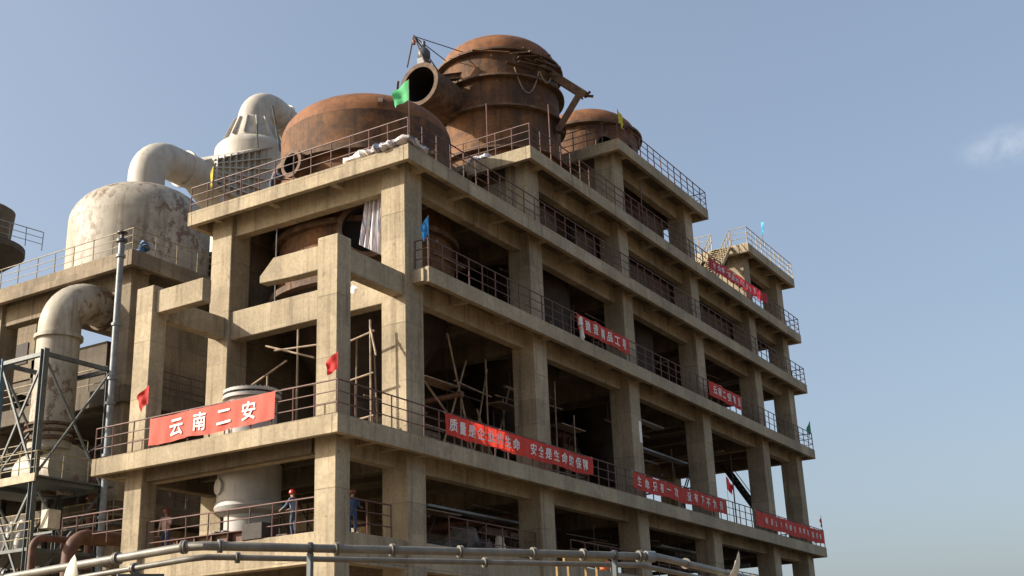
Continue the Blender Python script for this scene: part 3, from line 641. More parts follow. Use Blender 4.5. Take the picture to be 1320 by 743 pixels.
# steel tower
T = thing('tower', 'blue grey steel lattice tower around the big white pipe at the left edge', 'tower', (6.5, 24, GZ))
tx = (4.45, 8.55); ty = (22.0, 25.2)
def hcol(x, y, m):
    MB().box(x - .15, x + .15, y - .15, y - .125, GZ, 7.4).box(x - .15, x + .15, y + .125, y + .15, GZ, 7.4).box(x - .014, x + .014, y - .125, y + .125, GZ, 7.4).build('leg', m, T)
hcol(tx[0], ty[0], M_TOWER); hcol(tx[1], ty[0], M_TOWER); hcol(tx[0], ty[1], M_TOWERB); hcol(tx[1], ty[1], M_TOWER)
for zz in (7.25, 1.05, -4.5):
    MB().box(tx[0] + .15, tx[1] - .15, ty[0] - .1, ty[0] + .1, zz - .2, zz).build('beam', M_TOWER, T); MB().box(tx[0] + .15, tx[1] - .15, ty[1] - .1, ty[1] + .1, zz - .2, zz).build('beam', M_TOWER, T)
    for x in tx: MB().box(x - .1, x + .1, ty[0] + .15, ty[1] - .15, zz - .2, zz).build('beam', M_TOWER, T)
for z0, z1 in ((1.1, 7.1), (-4.4, .9), (-10.5, -4.7)):
    for yy in ty:
        MB().bar((tx[0], yy - .03, z0), (tx[1], yy - .03, z1), .1, .1).build('brace', M_TOWER, T); MB().bar((tx[0], yy + .06, z1), (tx[1], yy + .06, z0), .1, .1).build('brace', M_TOWER, T)
    MB().bar((tx[0] - .03, ty[0], z0), (tx[0] - .03, ty[1], z1), .1, .1).build('brace', M_TOWER, T); MB().bar((tx[0] + .06, ty[0], z1), (tx[0] + .06, ty[1], z0), .1, .1).build('brace', M_TOWER, T)
MB().box(tx[0] - .1, tx[1] + .4, ty[0] - .3, ty[1] + 3.0, 1.06, 1.14).build('platform', M_TOWER, T)
MB().box(tx[0] - .2, tx[0] - .1, ty[0] - .3, ty[1] + 3, .82, 1.2).build('toe_board', M_RAILW, T)
railing([(tx[0] - .1, ty[1] + 3, 1.14), (tx[0] - .1, ty[0] - .25, 1.14), (tx[1] + .3, ty[0] - .25, 1.14)], T, M_RAILY, step=1.4, h=1.15)
railing([(tx[0] - .1, ty[1] + 3, -2.2), (tx[0] - .1, ty[0] - .25, -2.2)], T, M_RAILY, step=1.4, h=1.15)
MB().box(tx[0] - .1, tx[1], ty[0] - .2, ty[1] + 3, -2.4, -2.25).build('platform', M_TOWER, T)
MB().box(5.2, 5.9, 21.65, 22.2, -1.3, -.4).build('switch_box', M_LAMP, T, bevel=.02)
# valves and white cylinders on the tower's lower platform
for k in range(3):
    q = (4.9, 23.2 + k * .75, -2.22)
    cy = MB().lathe([(0, 0), (.3, 0), (.3, 1.2), (.2, 1.4), (0, 1.45)], q, (0.05, -.12, 1), n=20).build('gas_cylinder', M_PIPEW, None, loc=q, smooth=True)
    tag(cy, ('white upright cylinder nearest the tower leg on the lower platform', 'middle of three white cylinders on the lower tower platform', 'white cylinder farthest from the tower leg on the lower platform')[k], 'cylinder', 'white cylinders on the tower platform')
# dim pipework filling the space under the tower
for k in range(7):
    zz = random.uniform(-8, .4); yy = random.uniform(23, 30); r_ = random.choice((.1, .16, .25))
    o = MB().tube([(9.2, yy - 6, zz), (9.2, yy + 8, zz), (9.2, yy + 8, zz - 3)] if k % 2 else [(5, yy + 3, zz), (9.4, yy + 3, zz), (9.4, yy + 3, zz + 2)], r_, 10).build('process_pipe', M_BROWN if k % 3 else M_GALVD, O, smooth=True)
for k in range(16):
    yy = random.uniform(23.5, 40); zz = random.choice((-4.4, 1.3, -8.5)) + random.uniform(0, 2.5); xx = random.uniform(10.5, 15)
    if k % 4 == 0: MB().lathe([(0, 0), (.9, 0), (.9, 2.2), (.6, 2.6), (0, 2.7)], (xx, yy, zz - 1), n=20).build('process_tank', M_DARK if k % 8 else M_GALVD, O, smooth=True)
    elif k % 4 == 1: MB().box(xx, xx + .2, yy, yy + .2, zz - 2, zz + 3).build('steel_post', M_DARK, O)
    else: MB().tube([(xx, yy - 4, zz), (xx, yy + 4, zz), (xx, yy + 4, zz + 2.5)], random.choice((.09, .14, .2)), 10).build('process_pipe', (M_BROWN, M_GALV, M_DARK)[k % 3], O, smooth=True)
for k, (zz, y0) in enumerate(((-.6, 21.6), (-3.4, 21.8), (3.2, 25.8), (-6.3, 21.5))):
    MB().box(9.0, 10.6, y0, y0 + 9, zz - .12, zz).build('walkway', M_DARK if k % 2 else M_TOWER, O); railing([(9.0, y0 + 9, zz), (9.0, y0, zz), (10.6, y0, zz)], O, M_RAILY, step=1.2, h=1.1)
for k in range(14):
    yy = random.uniform(22.5, 34); z0 = random.uniform(-9, 2); xx = random.uniform(9.2, 10.4)
    MB().tube([(xx, yy, z0), (xx, yy, z0 + random.uniform(2, 5)), (xx + 3, yy, z0 + 5)] if k % 2 else [(xx, yy, z0), (xx, yy + random.uniform(1, 4), z0)], random.choice((.06, .1, .16, .24)), 10).build('process_pipe', (M_GALV, M_BROWN, M_WHITE, M_DARK)[k % 4], O, smooth=True)
# brown pipes low on the left
RP = thing('pipe', 'fat brown rusted pipe bending down in front of the left railing', 'pipe', (.4, 14, GZ))
path = [(6, 14, -2.75), (1.5, 14, -2.85)] + arc((1.2, 14, -3.75), .9, math.pi / 2, math.pi, (1, 0, 0), (0, 0, 1), 8) + [(.3, 14, -6)]
MB().tube(path, .28, 18).build('pipe_run', M_BROWN, RP, smooth=True)
RP2 = thing('pipe', 'thin brown rusted pipe bending down left of the fat brown one', 'pipe', (-1.3, 14.6, GZ))
path = [(2.6, 14.6, -2.95), (-.4, 14.6, -3.0)] + arc((-.5, 14.6, -3.5), .5, math.pi / 2, math.pi, (1, 0, 0), (0, 0, 1), 8) + [(-1.0, 14.6, -6)]
MB().tube(path, .14, 14).build('pipe_run', M_BROWN, RP2, smooth=True)
# far tank and gantry at the left edge
FT = thing('tank', 'dark tank on a railed platform at the far left edge', 'tank', (12.0, 39.5, GZ))
MB().lathe([(0, 19.0), (1.7, 19.0), (1.9, 21.4), (1.6, 21.6), (0, 21.6)], (11.9, 39.0, 0), n=32).build('shell', M_OLDD, FT, smooth=True)
MB().lathe([(1.0, GZ), (1.0, 17.2), (2.8, 18.6), (2.8, 19.0), (0, 19.0)], (12.0, 39.3, 0), n=32).build('support', M_DARK, FT, smooth=True)
railing([(11.4, 41.2, 19.0), (11.2, 36.9, 19.0), (14.6, 36.5, 19.0)], FT, M_GALV, step=1.0)
railing([(11.0, 41.2, 21.6), (11.4, 37.8, 21.6)], FT, M_GALV, step=1.0)

# ------------------------------------------------------------------ stairs at the right end
ST = thing('staircase', 'pale steel staircase with dense balusters up to the right-hand tower roof', 'staircase', (43, 2.2, 16.3))
S0 = Vector((41.6, 0, 16.35)); S1 = Vector((46.2, 0, 20.87)); ns = 18
for yy in (1.35, 2.75): MB().bar(S0 + Vector((0, yy, -.1)), S1 + Vector((0, yy, -.1)), .06, .26).build('stringer', M_RAILW, ST)
for k in range(ns):
    t = (k + .5) / ns; q = S0 + (S1 - S0) * t
    MB().box(q.x - .13, q.x + .13, 1.38, 2.72, q.z - .02, q.z + .02).build('tread', M_RAILW, ST)
for yy in (1.35, 2.75):
    for fz in (1.2, .65): MB().tube([S0 + Vector((0, yy, fz)), S1 + Vector((0, yy, fz))], .03, 6).build('handrail', M_RAILW, ST)
    for k in range(10):
        q = S0 + (S1 - S0) * (k / 9) + Vector((0, yy, 0)); MB().tube([q, q + Vector((0, 0, 1.2))], .03, 6).build('baluster', M_RAILW, ST)
S2 = thing('staircase', 'dark steel stair flight seen from below inside the right-hand bays', 'staircase', (53, 4.6, 0))
a = Vector((53.2, 3.0, 1.4)); b_ = Vector((53.2, 6.1, 6.4))
for dx in (-.5, .5): MB().bar(a + Vector((dx, 0, 0)), b_ + Vector((dx, 0, 0)), .06, .3).build('stringer', M_DARK, S2)
for k in range(14):
    q = a + (b_ - a) * ((k + .5) / 14); MB().box(q.x - .48, q.x + .48, q.y - .13, q.y + .13, q.z - .02, q.z + .02).build('tread', M_DARK, S2)
MB().tube([a + Vector((-.5, 0, 1)), b_ + Vector((-.5, 0, 1))], .03, 6).build('handrail', M_DARK, S2)
MB().box(52.6, 53.8, 1.6, 3.0, 1.3, 1.4).build('landing', M_DARK, S2)
MB().bar((53.2, 2.9, 1.3), (53.2, 5.6, 0), .9, .1).build('stringer', M_DARK, S2)

# ------------------------------------------------------------------ scaffolding inside
SC = thing('scaffold', 'tangle of scaffold tubes behind the front posts on the lower deck', 'scaffold', (4.6, 5, 0))
tubes = [((4.6, 2.05, 0), (4.6, 2.1, 5.0)), ((4.6, 2.1, 4.7), (4.2, 1.5, 3.3)), ((4.6, 3.6, 4.2), (4.6, 1.9, 4.5)), ((4.6, 3.3, 2.6), (4.6, 1.95, 2.75)), ((4.6, 3.3, .9), (4.6, 1.9, 1.0)),
         ((4.8, 6.1, 0), (4.8, 6.1, 5.4)), ((4.8, 7.4, 4.7), (4.8, 4.6, 4.5)), ((4.8, 8.6, 3.4), (4.7, 6.6, 4.1)), ((4.8, 6.9, 2.9), (4.8, 3.6, 2.8)), ((4.9, 4.6, 0), (4.9, 4.7, 4.6)), ((4.8, 7.9, 5.0), (4.8, 5.2, 4.0)),
         ((5.5, 8.4, 0), (5.5, 8.4, 4.0)), ((5.2, 9.5, 3.1), (5.2, 8.0, 3.0))]
for a, b_ in tubes: MB().tube([a, b_], .045, 8).build('tube', M_POLE, SC, smooth=True)
S3 = thing('scaffold', 'long slanting scaffold props in the dark bay above the long banner', 'scaffold', (11, 2.6, 0))
for a, b_ in (((10.8, 2.5, 6.0), (12.9, 2.5, .1)), ((9.1, 2.6, 3.4), (11.0, 2.4, 1.9)), ((9.0, 5, .0), (8.6, 5, 6)), ((7.4, 4.6, 2.8), (13, 5.2, 3.1)), ((14.2, 3.2, 3.2), (15.4, 2.8, 0))): MB().tube([a, b_], .045, 8).build('tube', M_POLE, S3, smooth=True)
S4 = thing('scaffold', 'dark scaffold frame against the sunlit wall in the lowest bay', 'scaffold', (9.8, 8, -3.9))
MB().box(9.5, 9.75, 8.0, 10.4, -3.0, -1.05).build('board_panel', M_CON, S4)
for k in range(6): MB().tube([(9.0, 6.6 + k * .8, -3.9), (9.0, 6.6 + k * .8, -1.1)], .04, 6).build('tube', M_POLED, S4)
for zz in (-3.2, -2.4, -1.6): MB().tube([(9.0, 6.4, zz), (9.0, 11, zz)], .04, 6).build('tube', M_POLED, S4)
for k in range(3): MB().tube([(8.95, 6.6 + k * 1.5, -3.5), (8.95, 8.2 + k * 1.2, -1.2)], .035, 6).build('tube', M_POLED, S4)
S5 = thing('scaffold', 'cluttered scaffold tubes in the dark bays of the middle floors', 'scaffold', (30, 4, 7.25))
for k in range(26):
    x = random.uniform(27.5, 46); fl, hh = random.choice(((7.25, 3.6), (12.3, 2.6), (0.0, 5.6), (16.3, 3.2) if x < 36 else (7.25, 3.6)))
    y = random.uniform(2.4, 5.0); kind = random.random()
    if kind < .5: a, b_ = (x, y, fl), (x + random.uniform(-.2, .2), y, fl + hh)
    elif kind < .8: a, b_ = (x, y, fl + random.uniform(.6, hh)), (x + random.uniform(1.5, 4), y + random.uniform(-.4, .4), fl + random.uniform(.6, hh))
    else: a, b_ = (x, y, fl), (x + 2, y, fl + hh)
    MB().tube([a, b_], .045, 6).build('tube', M_POLED if k % 3 else M_POLE, S5)
for fl, h, lb, n_ in ((0, 6.1, 'process pipes, trays and hangers in the dark first floor bays', 20), (7.25, 4.0, 'process pipes and hangers in the dark second floor bays', 18), (12.3, 3.0, 'process pipes and hangers in the dark third floor bays', 12), (-3.9, 2.9, 'process pipes and props in the dark lowest bays', 16)):
    PW = thing('pipework', lb, 'pipework', (30, 6, fl), 'pipework inside the bays'); rp = random.Random(int(fl * 10) + 77)
    for k in range(n_):
        x = rp.uniform(8, 50); y = rp.uniform(2.6, 9); z_ = fl + h * rp.uniform(.35, .95); L_ = rp.uniform(3, 9); r_ = rp.choice((.06, .09, .14, .22)); m_ = rp.choice((M_POLE, M_GALV, M_BROWN, M_PIPEW, M_POLED))
        kd = rp.random()
        if kd < .45: MB().tube([(x, y, z_), (min(54, x + L_), y + rp.uniform(-.3, .3), z_)], r_, 10).build('pipe', m_, PW, smooth=True); MB().bar((x + .5, y, z_), (x + .5, y, fl + h), .05, .05).build('hanger', M_POLED, PW)
        elif kd < .65: MB().tube([(x, y, fl), (x, y, z_), (x + 1.5, y, z_)], r_, 10).build('pipe', m_, PW, smooth=True)
        elif kd < .85: MB().tube([(x, 2.3, z_), (x + rp.uniform(-.5, .5), 10.4, z_)], r_, 10).build('pipe', m_, PW, smooth=True)
        elif kd < .93: MB().box(x, x + rp.uniform(.6, 1.6), y, y + .8, fl, fl + rp.uniform(.6, 1.6)).build('equipment_box', rp.choice((M_GALVD, M_BROWN, M_TARP)), PW, bevel=.03)
        else: MB().box(x, x + L_, 2.6, 3.1, z_, z_ + .1).build('cable_tray', M_GALV, PW)
for fl, h, x0, x1, lb, n_, m_ in ((0, 6.0, 7.5, 26, 'dense scaffold poles and ledgers in the first two dark bays above the lower deck', 30, M_POLE), (-3.9, 2.9, 7.0, 30, 'dense scaffold poles in the lowest bays behind the foreground pipeline', 28, M_POLED), (7.25, 4.0, 8, 30, 'dense scaffold poles in the second floor bays left of the short banner', 22, M_POLE)):
    SX = thing('scaffold', lb, 'scaffold', ((x0 + x1) / 2, 4, fl)); rp = random.Random(int(fl * 10) + 5)
    for k in range(n_):
        x = x0 + (x1 - x0) * k / n_ + rp.uniform(-.3, .3); y = rp.choice((2.6, 3.8, 5.2)) + rp.uniform(-.1, .1); kd = k % 5
        if kd < 2: a, b_ = (x, y, fl), (x + rp.uniform(-.12, .12), y, fl + h * rp.uniform(.6, .98))
        elif kd < 4: zz = fl + h * rp.choice((.25, .45, .65, .82)); a, b_ = (x - .4, y, zz), (x + rp.uniform(2, 4.5), y + rp.uniform(-.1, .1), zz + rp.uniform(-.15, .15))
        else: a, b_ = (x, y, fl + .1), (x + rp.uniform(1.2, 2.4), y, fl + h * .85)
        MB().tube([a, b_], .04, 6).build('tube', m_ if rp.random() < .7 else M_POLED, SX)
    for k in range(3):
        x = x0 + (x1 - x0) * (k + .3) / 3; zz = fl + h * .62; MB().box(x, x + 2.6, 2.7, 3.5, zz, zz + .05).build('plank', M_POLE, SX)
# tall loose rods on the terraces
for k, (x, y, z0, h, lb) in enumerate(((15.7, 3.0, 16.3, 3.6, 'thin upright rod standing in front of the tallest rusty vessel'), (17.35, .2, 16.3, 3.4, 'thin upright rod on the third terrace edge beside the torn bracket'), (28.6, .3, 16.3, 3.0, 'thin upright rod on the terrace below the yellow flag'))):
    tag(MB().tube([(x, y, z0), (x + .05, y + .03, z0 + h)], .035, 6).build('rod', M_RAIL, None, loc=(x, y, z0)), lb, 'rod', 'loose upright rods')
tag(MB().tube([(5.75, 8.3, 12.0), (5.72, 8.3, 7.1)], .03, 6).build('rod', M_GALV, None, loc=(5.75, 8.3, 7.1)), 'thin conduit hanging under the left top deck', 'rod')
tag(MB().tube([(24.3, 25.0, 26.6), (23.8, 25.4, 30.0)], .07, 6).tube([(22.5, 25.4, 26.3), (22.3, 25.4, 28.0)], .05, 6).build('antenna', M_GALVD, None, loc=(24.3, 25, 26.6)), 'leaning thin mast beside the ribbed cone', 'mast')

# ------------------------------------------------------------------ banners with lettering
def glyph(ch):
    cu = bpy.data.curves.new('t', 'FONT'); cu.body = ch; cu.size = 1; cu.resolution_u = 3
    ob = bpy.data.objects.new('t', cu); COL.objects.link(ob); dg = bpy.context.evaluated_depsgraph_get()
    me = bpy.data.meshes.new_from_object(ob.evaluated_get(dg)); vs = [tuple(v.co) for v in me.vertices]; fs = [tuple(p.vertices) for p in me.polygons]
    bpy.data.objects.remove(ob); bpy.data.curves.remove(cu); bpy.data.meshes.remove(me); return vs, fs
GL = {}
def banner(label, text, p0, along, L, H, zb0, zb1, m, th=.6, m0=.06, m1=.05, amp=.02, group='red banners on the railings', seed=0):
    # p0 = left top corner as read; along = reading direction; the face looks to along x up
    A = Vector(along); out = A.cross(Vector((0, 0, 1))); P0 = Vector(p0); rr = random.Random(seed)
    ph = [rr.uniform(0, 6) for _ in range(4)]
    def pt(u, v, lift=0):
        s = u * L; sag = (zb0 + (zb1 - zb0) * u)
        w = amp * (math.sin(s * 2.1 + ph[0] + v * 1.3) + .6 * math.sin(s * 4.7 + ph[1] - v * 2)) + amp * .7 * math.sin(s * 9 + ph[2] + 2 * v) * (.3 + v) + amp * .12 * math.sin(s * 17 + ph[3] - 3 * v)
        zz = -v * H + sag - .07 * abs(math.sin(math.pi * u * 3)) * (.4 + .6 * v) * min(1, L / 8) - .02 * math.sin(s * 1.7 + ph[3]) * (1 if v > .5 else .4)
        return P0 + A * s + Vector((0, 0, zz)) + out * (w + lift)
    nu = max(16, int(L * 14)); nv = 6; b = MB()
    b.v = [tuple(pt(i / nu, j / nv)) for i in range(nu + 1) for j in range(nv + 1)]
    b.f = [(i * (nv + 1) + j, (i + 1) * (nv + 1) + j, (i + 1) * (nv + 1) + j + 1, i * (nv + 1) + j + 1) for i in range(nu) for j in range(nv)]
    T_ = thing('banner', label, 'banner', tuple(P0 + A * (L / 2) - Vector((0, 0, H))), group)
    b.build('cloth', m, T_, smooth=True)
    n = len(text); cw = (1 - m0 - m1) / n; chh = th
    for i, ch in enumerate(text):
        if ch == ' ': continue
        if ch not in GL: GL[ch] = glyph(ch)
        vs, fs = GL[ch]
        xs_ = [v[0] for v in vs]; ys_ = [v[1] for v in vs]
        cx = (min(xs_) + max(xs_)) / 2
        s_ = chh / .92                                   # one em of the text height
        wscale = min(1.0, cw * L / (s_ * H) * .98)
        uc = m0 + cw * (i + .5)
        gb = MB()
        for q, (ox, oy) in enumerate(((-.02, 0), (.02, .006), (0, -.018), (0, .02))):       # heavy brush weight
            gb.add([pt(uc + (v[0] - cx + ox) * s_ * H * wscale / L, .5 - (v[1] + oy - .36) * s_, .03 + q * .002) for v in vs], fs)
        gb.build('character', M_TXT, T_)
    for u in (.0, .33, .66, 1.0):
        q = pt(u, 0); MB().tube([q, q - out * .09 + Vector((0, 0, .05))], .012, 5).build('tie', M_TXT, T_)
    return T_
banner('faded red banner with four large characters on the short left railing', '云南二安', (-.02, 9.44, 1.17), (0, -1, 0), 6.5, 1.04, 0, .08, M_REDP, .66, .13, .1, .018, seed=1)
banner('longest red banner with sixteen characters along the lower railing', '质量是企业的生命 安全是生命的保障', (6.78, -.02, 1.2), (1, 0, 0), 12.7, .85, 0, .02, M_RED, .58, .01, .03, .025, seed=2)
banner('red banner of two phrases in the middle of the lower railing', '生命只有一次 没有下不为例', (24.0, -.02, 1.18), (1, 0, 0), 12.9, .83, 0, .0, M_RED, .6, .02, .04, .02, seed=3)
banner('red banner with small characters at the right end of the lower railing', '确保25号移交所有问题完善', (41.9, -.02, 1.16), (1, 0, 0), 14.1, .93, 0, 0, M_RED, .42, .1, .03, .02, seed=4)
banner('short red banner on the second floor railing under the terraces', '建造精品工程', (18.85, -.02, 8.5), (1, 0, 0), 5.9, .85, 0, 0, M_RED, .62, .1, .05, .03, seed=5)
banner('small red banner on the second floor railing near the right end', '云南二安集团', (36.0, -.02, 8.52), (1, 0, 0), 5.6, .92, 0, -.03, M_RED, .55, .06, .06, .03, seed=6)
banner('crimson sagging banner high on the terrace rail beside the pale stairs', '安全第一预防为主综合治理', (38.0, -.02, 17.3), (1, 0, 0), 11, .75, 0, .35, M_CRIM, .5, .06, .22, .05, seed=7)

# ------------------------------------------------------------------ flags
def flag(label, base, h, m, w, hh, d, z1=None, seed=0, limp=.5, r=.014):
    rr = random.Random(seed); Bp = Vector(base); D = Vector(d).normalized(); sd = D.cross(Vector((0, 0, 1)))
    T_ = thing('flag', label, 'flag', base, 'little flags on the railings')
    MB().tube([Bp, Bp + Vector((0, 0, h))], r, 6).build('pole', M_POLED, T_)
    nu, nv = 10, 8; b = MB(); p1, p2 = rr.uniform(0, 6), rr.uniform(0, 6)
    for i in range(nu + 1):
        u = i / nu
        for j in range(nv + 1):
            v = j / nv
            ww = w * (1 - .35 * limp * v)
            q = Bp + Vector((0, 0, h - .02 - v * hh * (1 - .25 * u * limp) - limp * hh * .75 * u ** 1.25)) + D * (u * ww * (1 - .3 * limp)) + sd * (.12 * w * math.sin(u * 7 + p1 + v * 2) * u + .05 * w * math.sin(v * 9 + p2) * u)
            b.v.append(tuple(q))
    b.f = [(i * (nv + 1) + j, (i + 1) * (nv + 1) + j, (i + 1) * (nv + 1) + j + 1, i * (nv + 1) + j + 1) for i in range(nu) for j in range(nv)]
    b.build('cloth', m, T_, smooth=True)
flag('yellow limp flag on the left railing of the top deck', (4.5, 11.2, 12.3), 2.1, M_FY, .42, .75, (.2, 1, 0), seed=1, limp=1.1)
flag('red flag left of the faded banner on the lower railing', (-.02, 9.6, .6), 2.0, M_FR, .75, .75, (-.2, 1, 0), seed=2, limp=.8)
flag('red flag at the near corner of the lower railing', (-.02, -.02, .4), 1.85, M_FR, .65, .65, (-.3, 1, 0), seed=3, limp=.7)
flag('blue pointed flag at the left end of the second floor balcony', (5.85, .0, 7.6), 1.9, M_FB, .5, .85, (-.8, .5, 0), seed=4, limp=.9)
flag('yellow flag on the highest terrace corner by the small vessel', (25.5, .0, 21.5), 1.3, M_FY, .9, .85, (1, -.1, 0), seed=5, limp=.7)
flag('light blue flag above the right-hand tower roof railing', (49.7, .0, 21.5), 2.1, M_FLB, .95, 1.0, (-.9, -.4, 0), seed=6, limp=.5)
flag('teal green flag at the right end of the second floor railing', (55.9, .0, 7.6), 1.8, M_FT, .6, .9, (-.7, .3, 0), seed=7, limp=1.0)
flag('dark red flag at the right end of the lower railing', (55.8, -.02, .5), 1.8, M_FR, .7, .7, (-1, -.2, 0), seed=8, limp=.7)
flag('dark red flag on a long pole seen through the right-hand bays', (63.6, 10, 2.5), 5.0, M_CRIM, .9, 1.1, (-.4, -.9, 0), seed=9, limp=1.0)
flag('large green flag on a tall rod at the near corner of the top deck', (4.5, -.04, 12.4), 2.9, M_FG, .95, .95, (-.1, 1, 0), seed=10, limp=.55, r=.02)

# ------------------------------------------------------------------ plastic sheets, rolls and site clutter
def roll(name, path, r, m, label, cat='sheet', seed=1, flat=.75, grp=None):
    rr = random.Random(seed); P = [Vector(p) for p in path]; pts = []
    for a, b_ in zip(P, P[1:]):
        for k in range(5): pts.append(a + (b_ - a) * k / 5)
    pts.append(P[-1]); b = MB()
    n = 14
    for i, p in enumerate(pts):
        t = (pts[min(i + 1, len(pts) - 1)] - pts[max(i - 1, 0)]).normalized(); u = Vector((0, 0, 1)); u = (u - t * u.dot(t)).normalized(); w = t.cross(u)
        k = r * (1 + .25 * math.sin(i * 1.3 + seed)) * (.35 if i in (0, len(pts) - 1) else 1)
        for j in range(n):
            a = 2 * math.pi * j / n; q = k * (1 + rr.uniform(-.22, .22))
            b.v.append(tuple(p + w * math.cos(a) * q * 1.25 + u * math.sin(a) * q * flat))
    b.f = [(i * n + j, i * n + (j + 1) % n, (i + 1) * n + (j + 1) % n, (i + 1) * n + j) for i in range(len(pts) - 1) for j in range(n)] + [tuple(range(n - 1, -1, -1)), tuple((len(pts) - 1) * n + j for j in range(n))]
    return tag(b.build(name, m, None, loc=P[0], smooth=True), label, cat, grp)
roll('plastic_sheet', [(4.75, 3.6, 12.42), (4.7, 2.6, 12.55), (4.6, 2.0, 12.5)], .22, M_TXT, 'white crumpled sheet on the edge of the top deck')
roll('plastic_sheet', [(4.62, 2.0, 12.5), (4.5, 1.45, 12.5), (4.42, 1.2, 12.42), (4.55, .8, 12.55), (4.6, .1, 12.6), (5.2, .15, 12.5), (6.0, .2, 12.42)], .2, M_STRIPE2, 'striped purple sheet draped along the near corner of the top deck', seed=3)
roll('plastic_sheet', [(15.2, 3.9, 16.4), (15.15, 3.1, 16.5), (15.2, 2.4, 16.4)], .25, M_STRIPE2, 'striped sheet heap on the edge of the second terrace', seed=4)
b = MB(); nu, nv = 40, 14
for i in range(nu + 1):
    u = i / nu
    for j in range(nv + 1):
        v = j / nv; y = 2.35 + 1.05 * u * (1 + .28 * v) ; zz = 11.15 - .15 * u - v * (2.95 - 1.0 * u)
        x = 6.0 + .09 * math.sin(u * 31 + .6 * math.sin(v * 3)) + .05 * math.sin(u * 57 + 1 + v) - .1 * v
        b.v.append((x, y, zz))
b.f = [(i * (nv + 1) + j, (i + 1) * (nv + 1) + j, (i + 1) * (nv + 1) + j + 1, i * (nv + 1) + j + 1) for i in range(nu) for j in range(nv)]
tag(b.build('plastic_sheet', M_STRIPE, None, loc=(6, 2.9, 8.2), smooth=True), 'striped white sheet hanging in folds beside the corner column', 'sheet')
roll('plastic_sheet', [(5.9, 3.75, 7.3), (5.6, 3.6, 7.0), (5.45, 3.55, 6.65)], .2, M_TXT, 'small white bundle hanging over the beam beside the corner column', seed=5)
roll('plastic_sheet', [(13.6, 5.2, -3.75), (14.2, 4.4, -2.75), (15.0, 3.9, -3.3), (15.4, 3.4, -3.7)], .75, M_TARP, 'heap of grey plastic sheeting in the lowest bay', seed=6, flat=.8)
roll('plastic_sheet', [(9.9, 21.9, 14.0), (9.95, 21.75, 14.5), (10.3, 21.7, 14.25)], .24, M_BLUEB, 'blue crumpled bundle on the old plant deck corner', seed=7)
roll('plastic_sheet', [(19.05, -.06, 8.35), (19.0, -.1, 7.8), (19.1, -.1, 7.1)], .1, M_TXT, 'white cloth strip hanging from the short second floor banner', seed=8)
bt = MB().lathe([(0, 0), (.26, 0), (.27, .6), (.2, .75), (.2, .95), (.12, 1.05), (0, 1.08)], (13.9, 2.0, -3.9), n=18).build('drum', M_LAMP, None, loc=(13.9, 2, -3.9), smooth=True); tag(bt, 'cream canister standing in the lowest bay right of the sheeting heap', 'canister')
SB = thing('steel_girder', 'brown steel box girder lying on the lower floor in front of the pale pipe', 'girder', (1.3, 6.6, -3.9))
MB().box(1.12, 1.5, 4.9, 9.2, -3.9, -3.86).box(1.12, 1.5, 4.9, 9.2, -3.52, -3.48).box(1.28, 1.34, 4.9, 9.2, -3.86, -3.52).build('girder', M_BROWN, SB)
for k in range(5): MB().box(1.14, 1.28, 5.2 + k * .9, 5.26 + k * .9, -3.86, -3.52).build('stiffener', M_BROWN, SB)
MB().box(.95, 1.75, 4.3, 5.3, -3.9, -3.3).build('end_box', M_DARK, SB, bevel=.02)
# red and orange bits stacked inside
for x, y, z0, w, h, m, lb in ((23.2, 1.2, 12.3, .9, .75, M_HELR, 'red crate on the third floor edge between the grilles'), (29.3, 1.6, 7.25, .5, 1.0, M_SHELF, 'orange box in the second floor bay under the terraces'), (35.0, 1.5, 16.3, 1.4, 1.3, M_HELR, 'red crate in the upper terrace bay near its right column')):
    c_ = thing('crate', lb, 'crate', (x, y, z0), 'painted crates on the floors')
    MB().box(x, x + w, y, y + .5, z0, z0 + h).build('body', m, c_, bevel=.03); MB().box(x - .03, x + w + .03, y - .03, y + .53, z0 + h * .8, z0 + h * .88).build('rim', m, c_)

tag(MB().box(26.95, 27.27, .775, .797, 3.3, 4.5).build('notice', M_TXT, None, loc=(27.1, .79, 3.3)), 'white notice sheet on the third front column above the lower railing', 'notice')
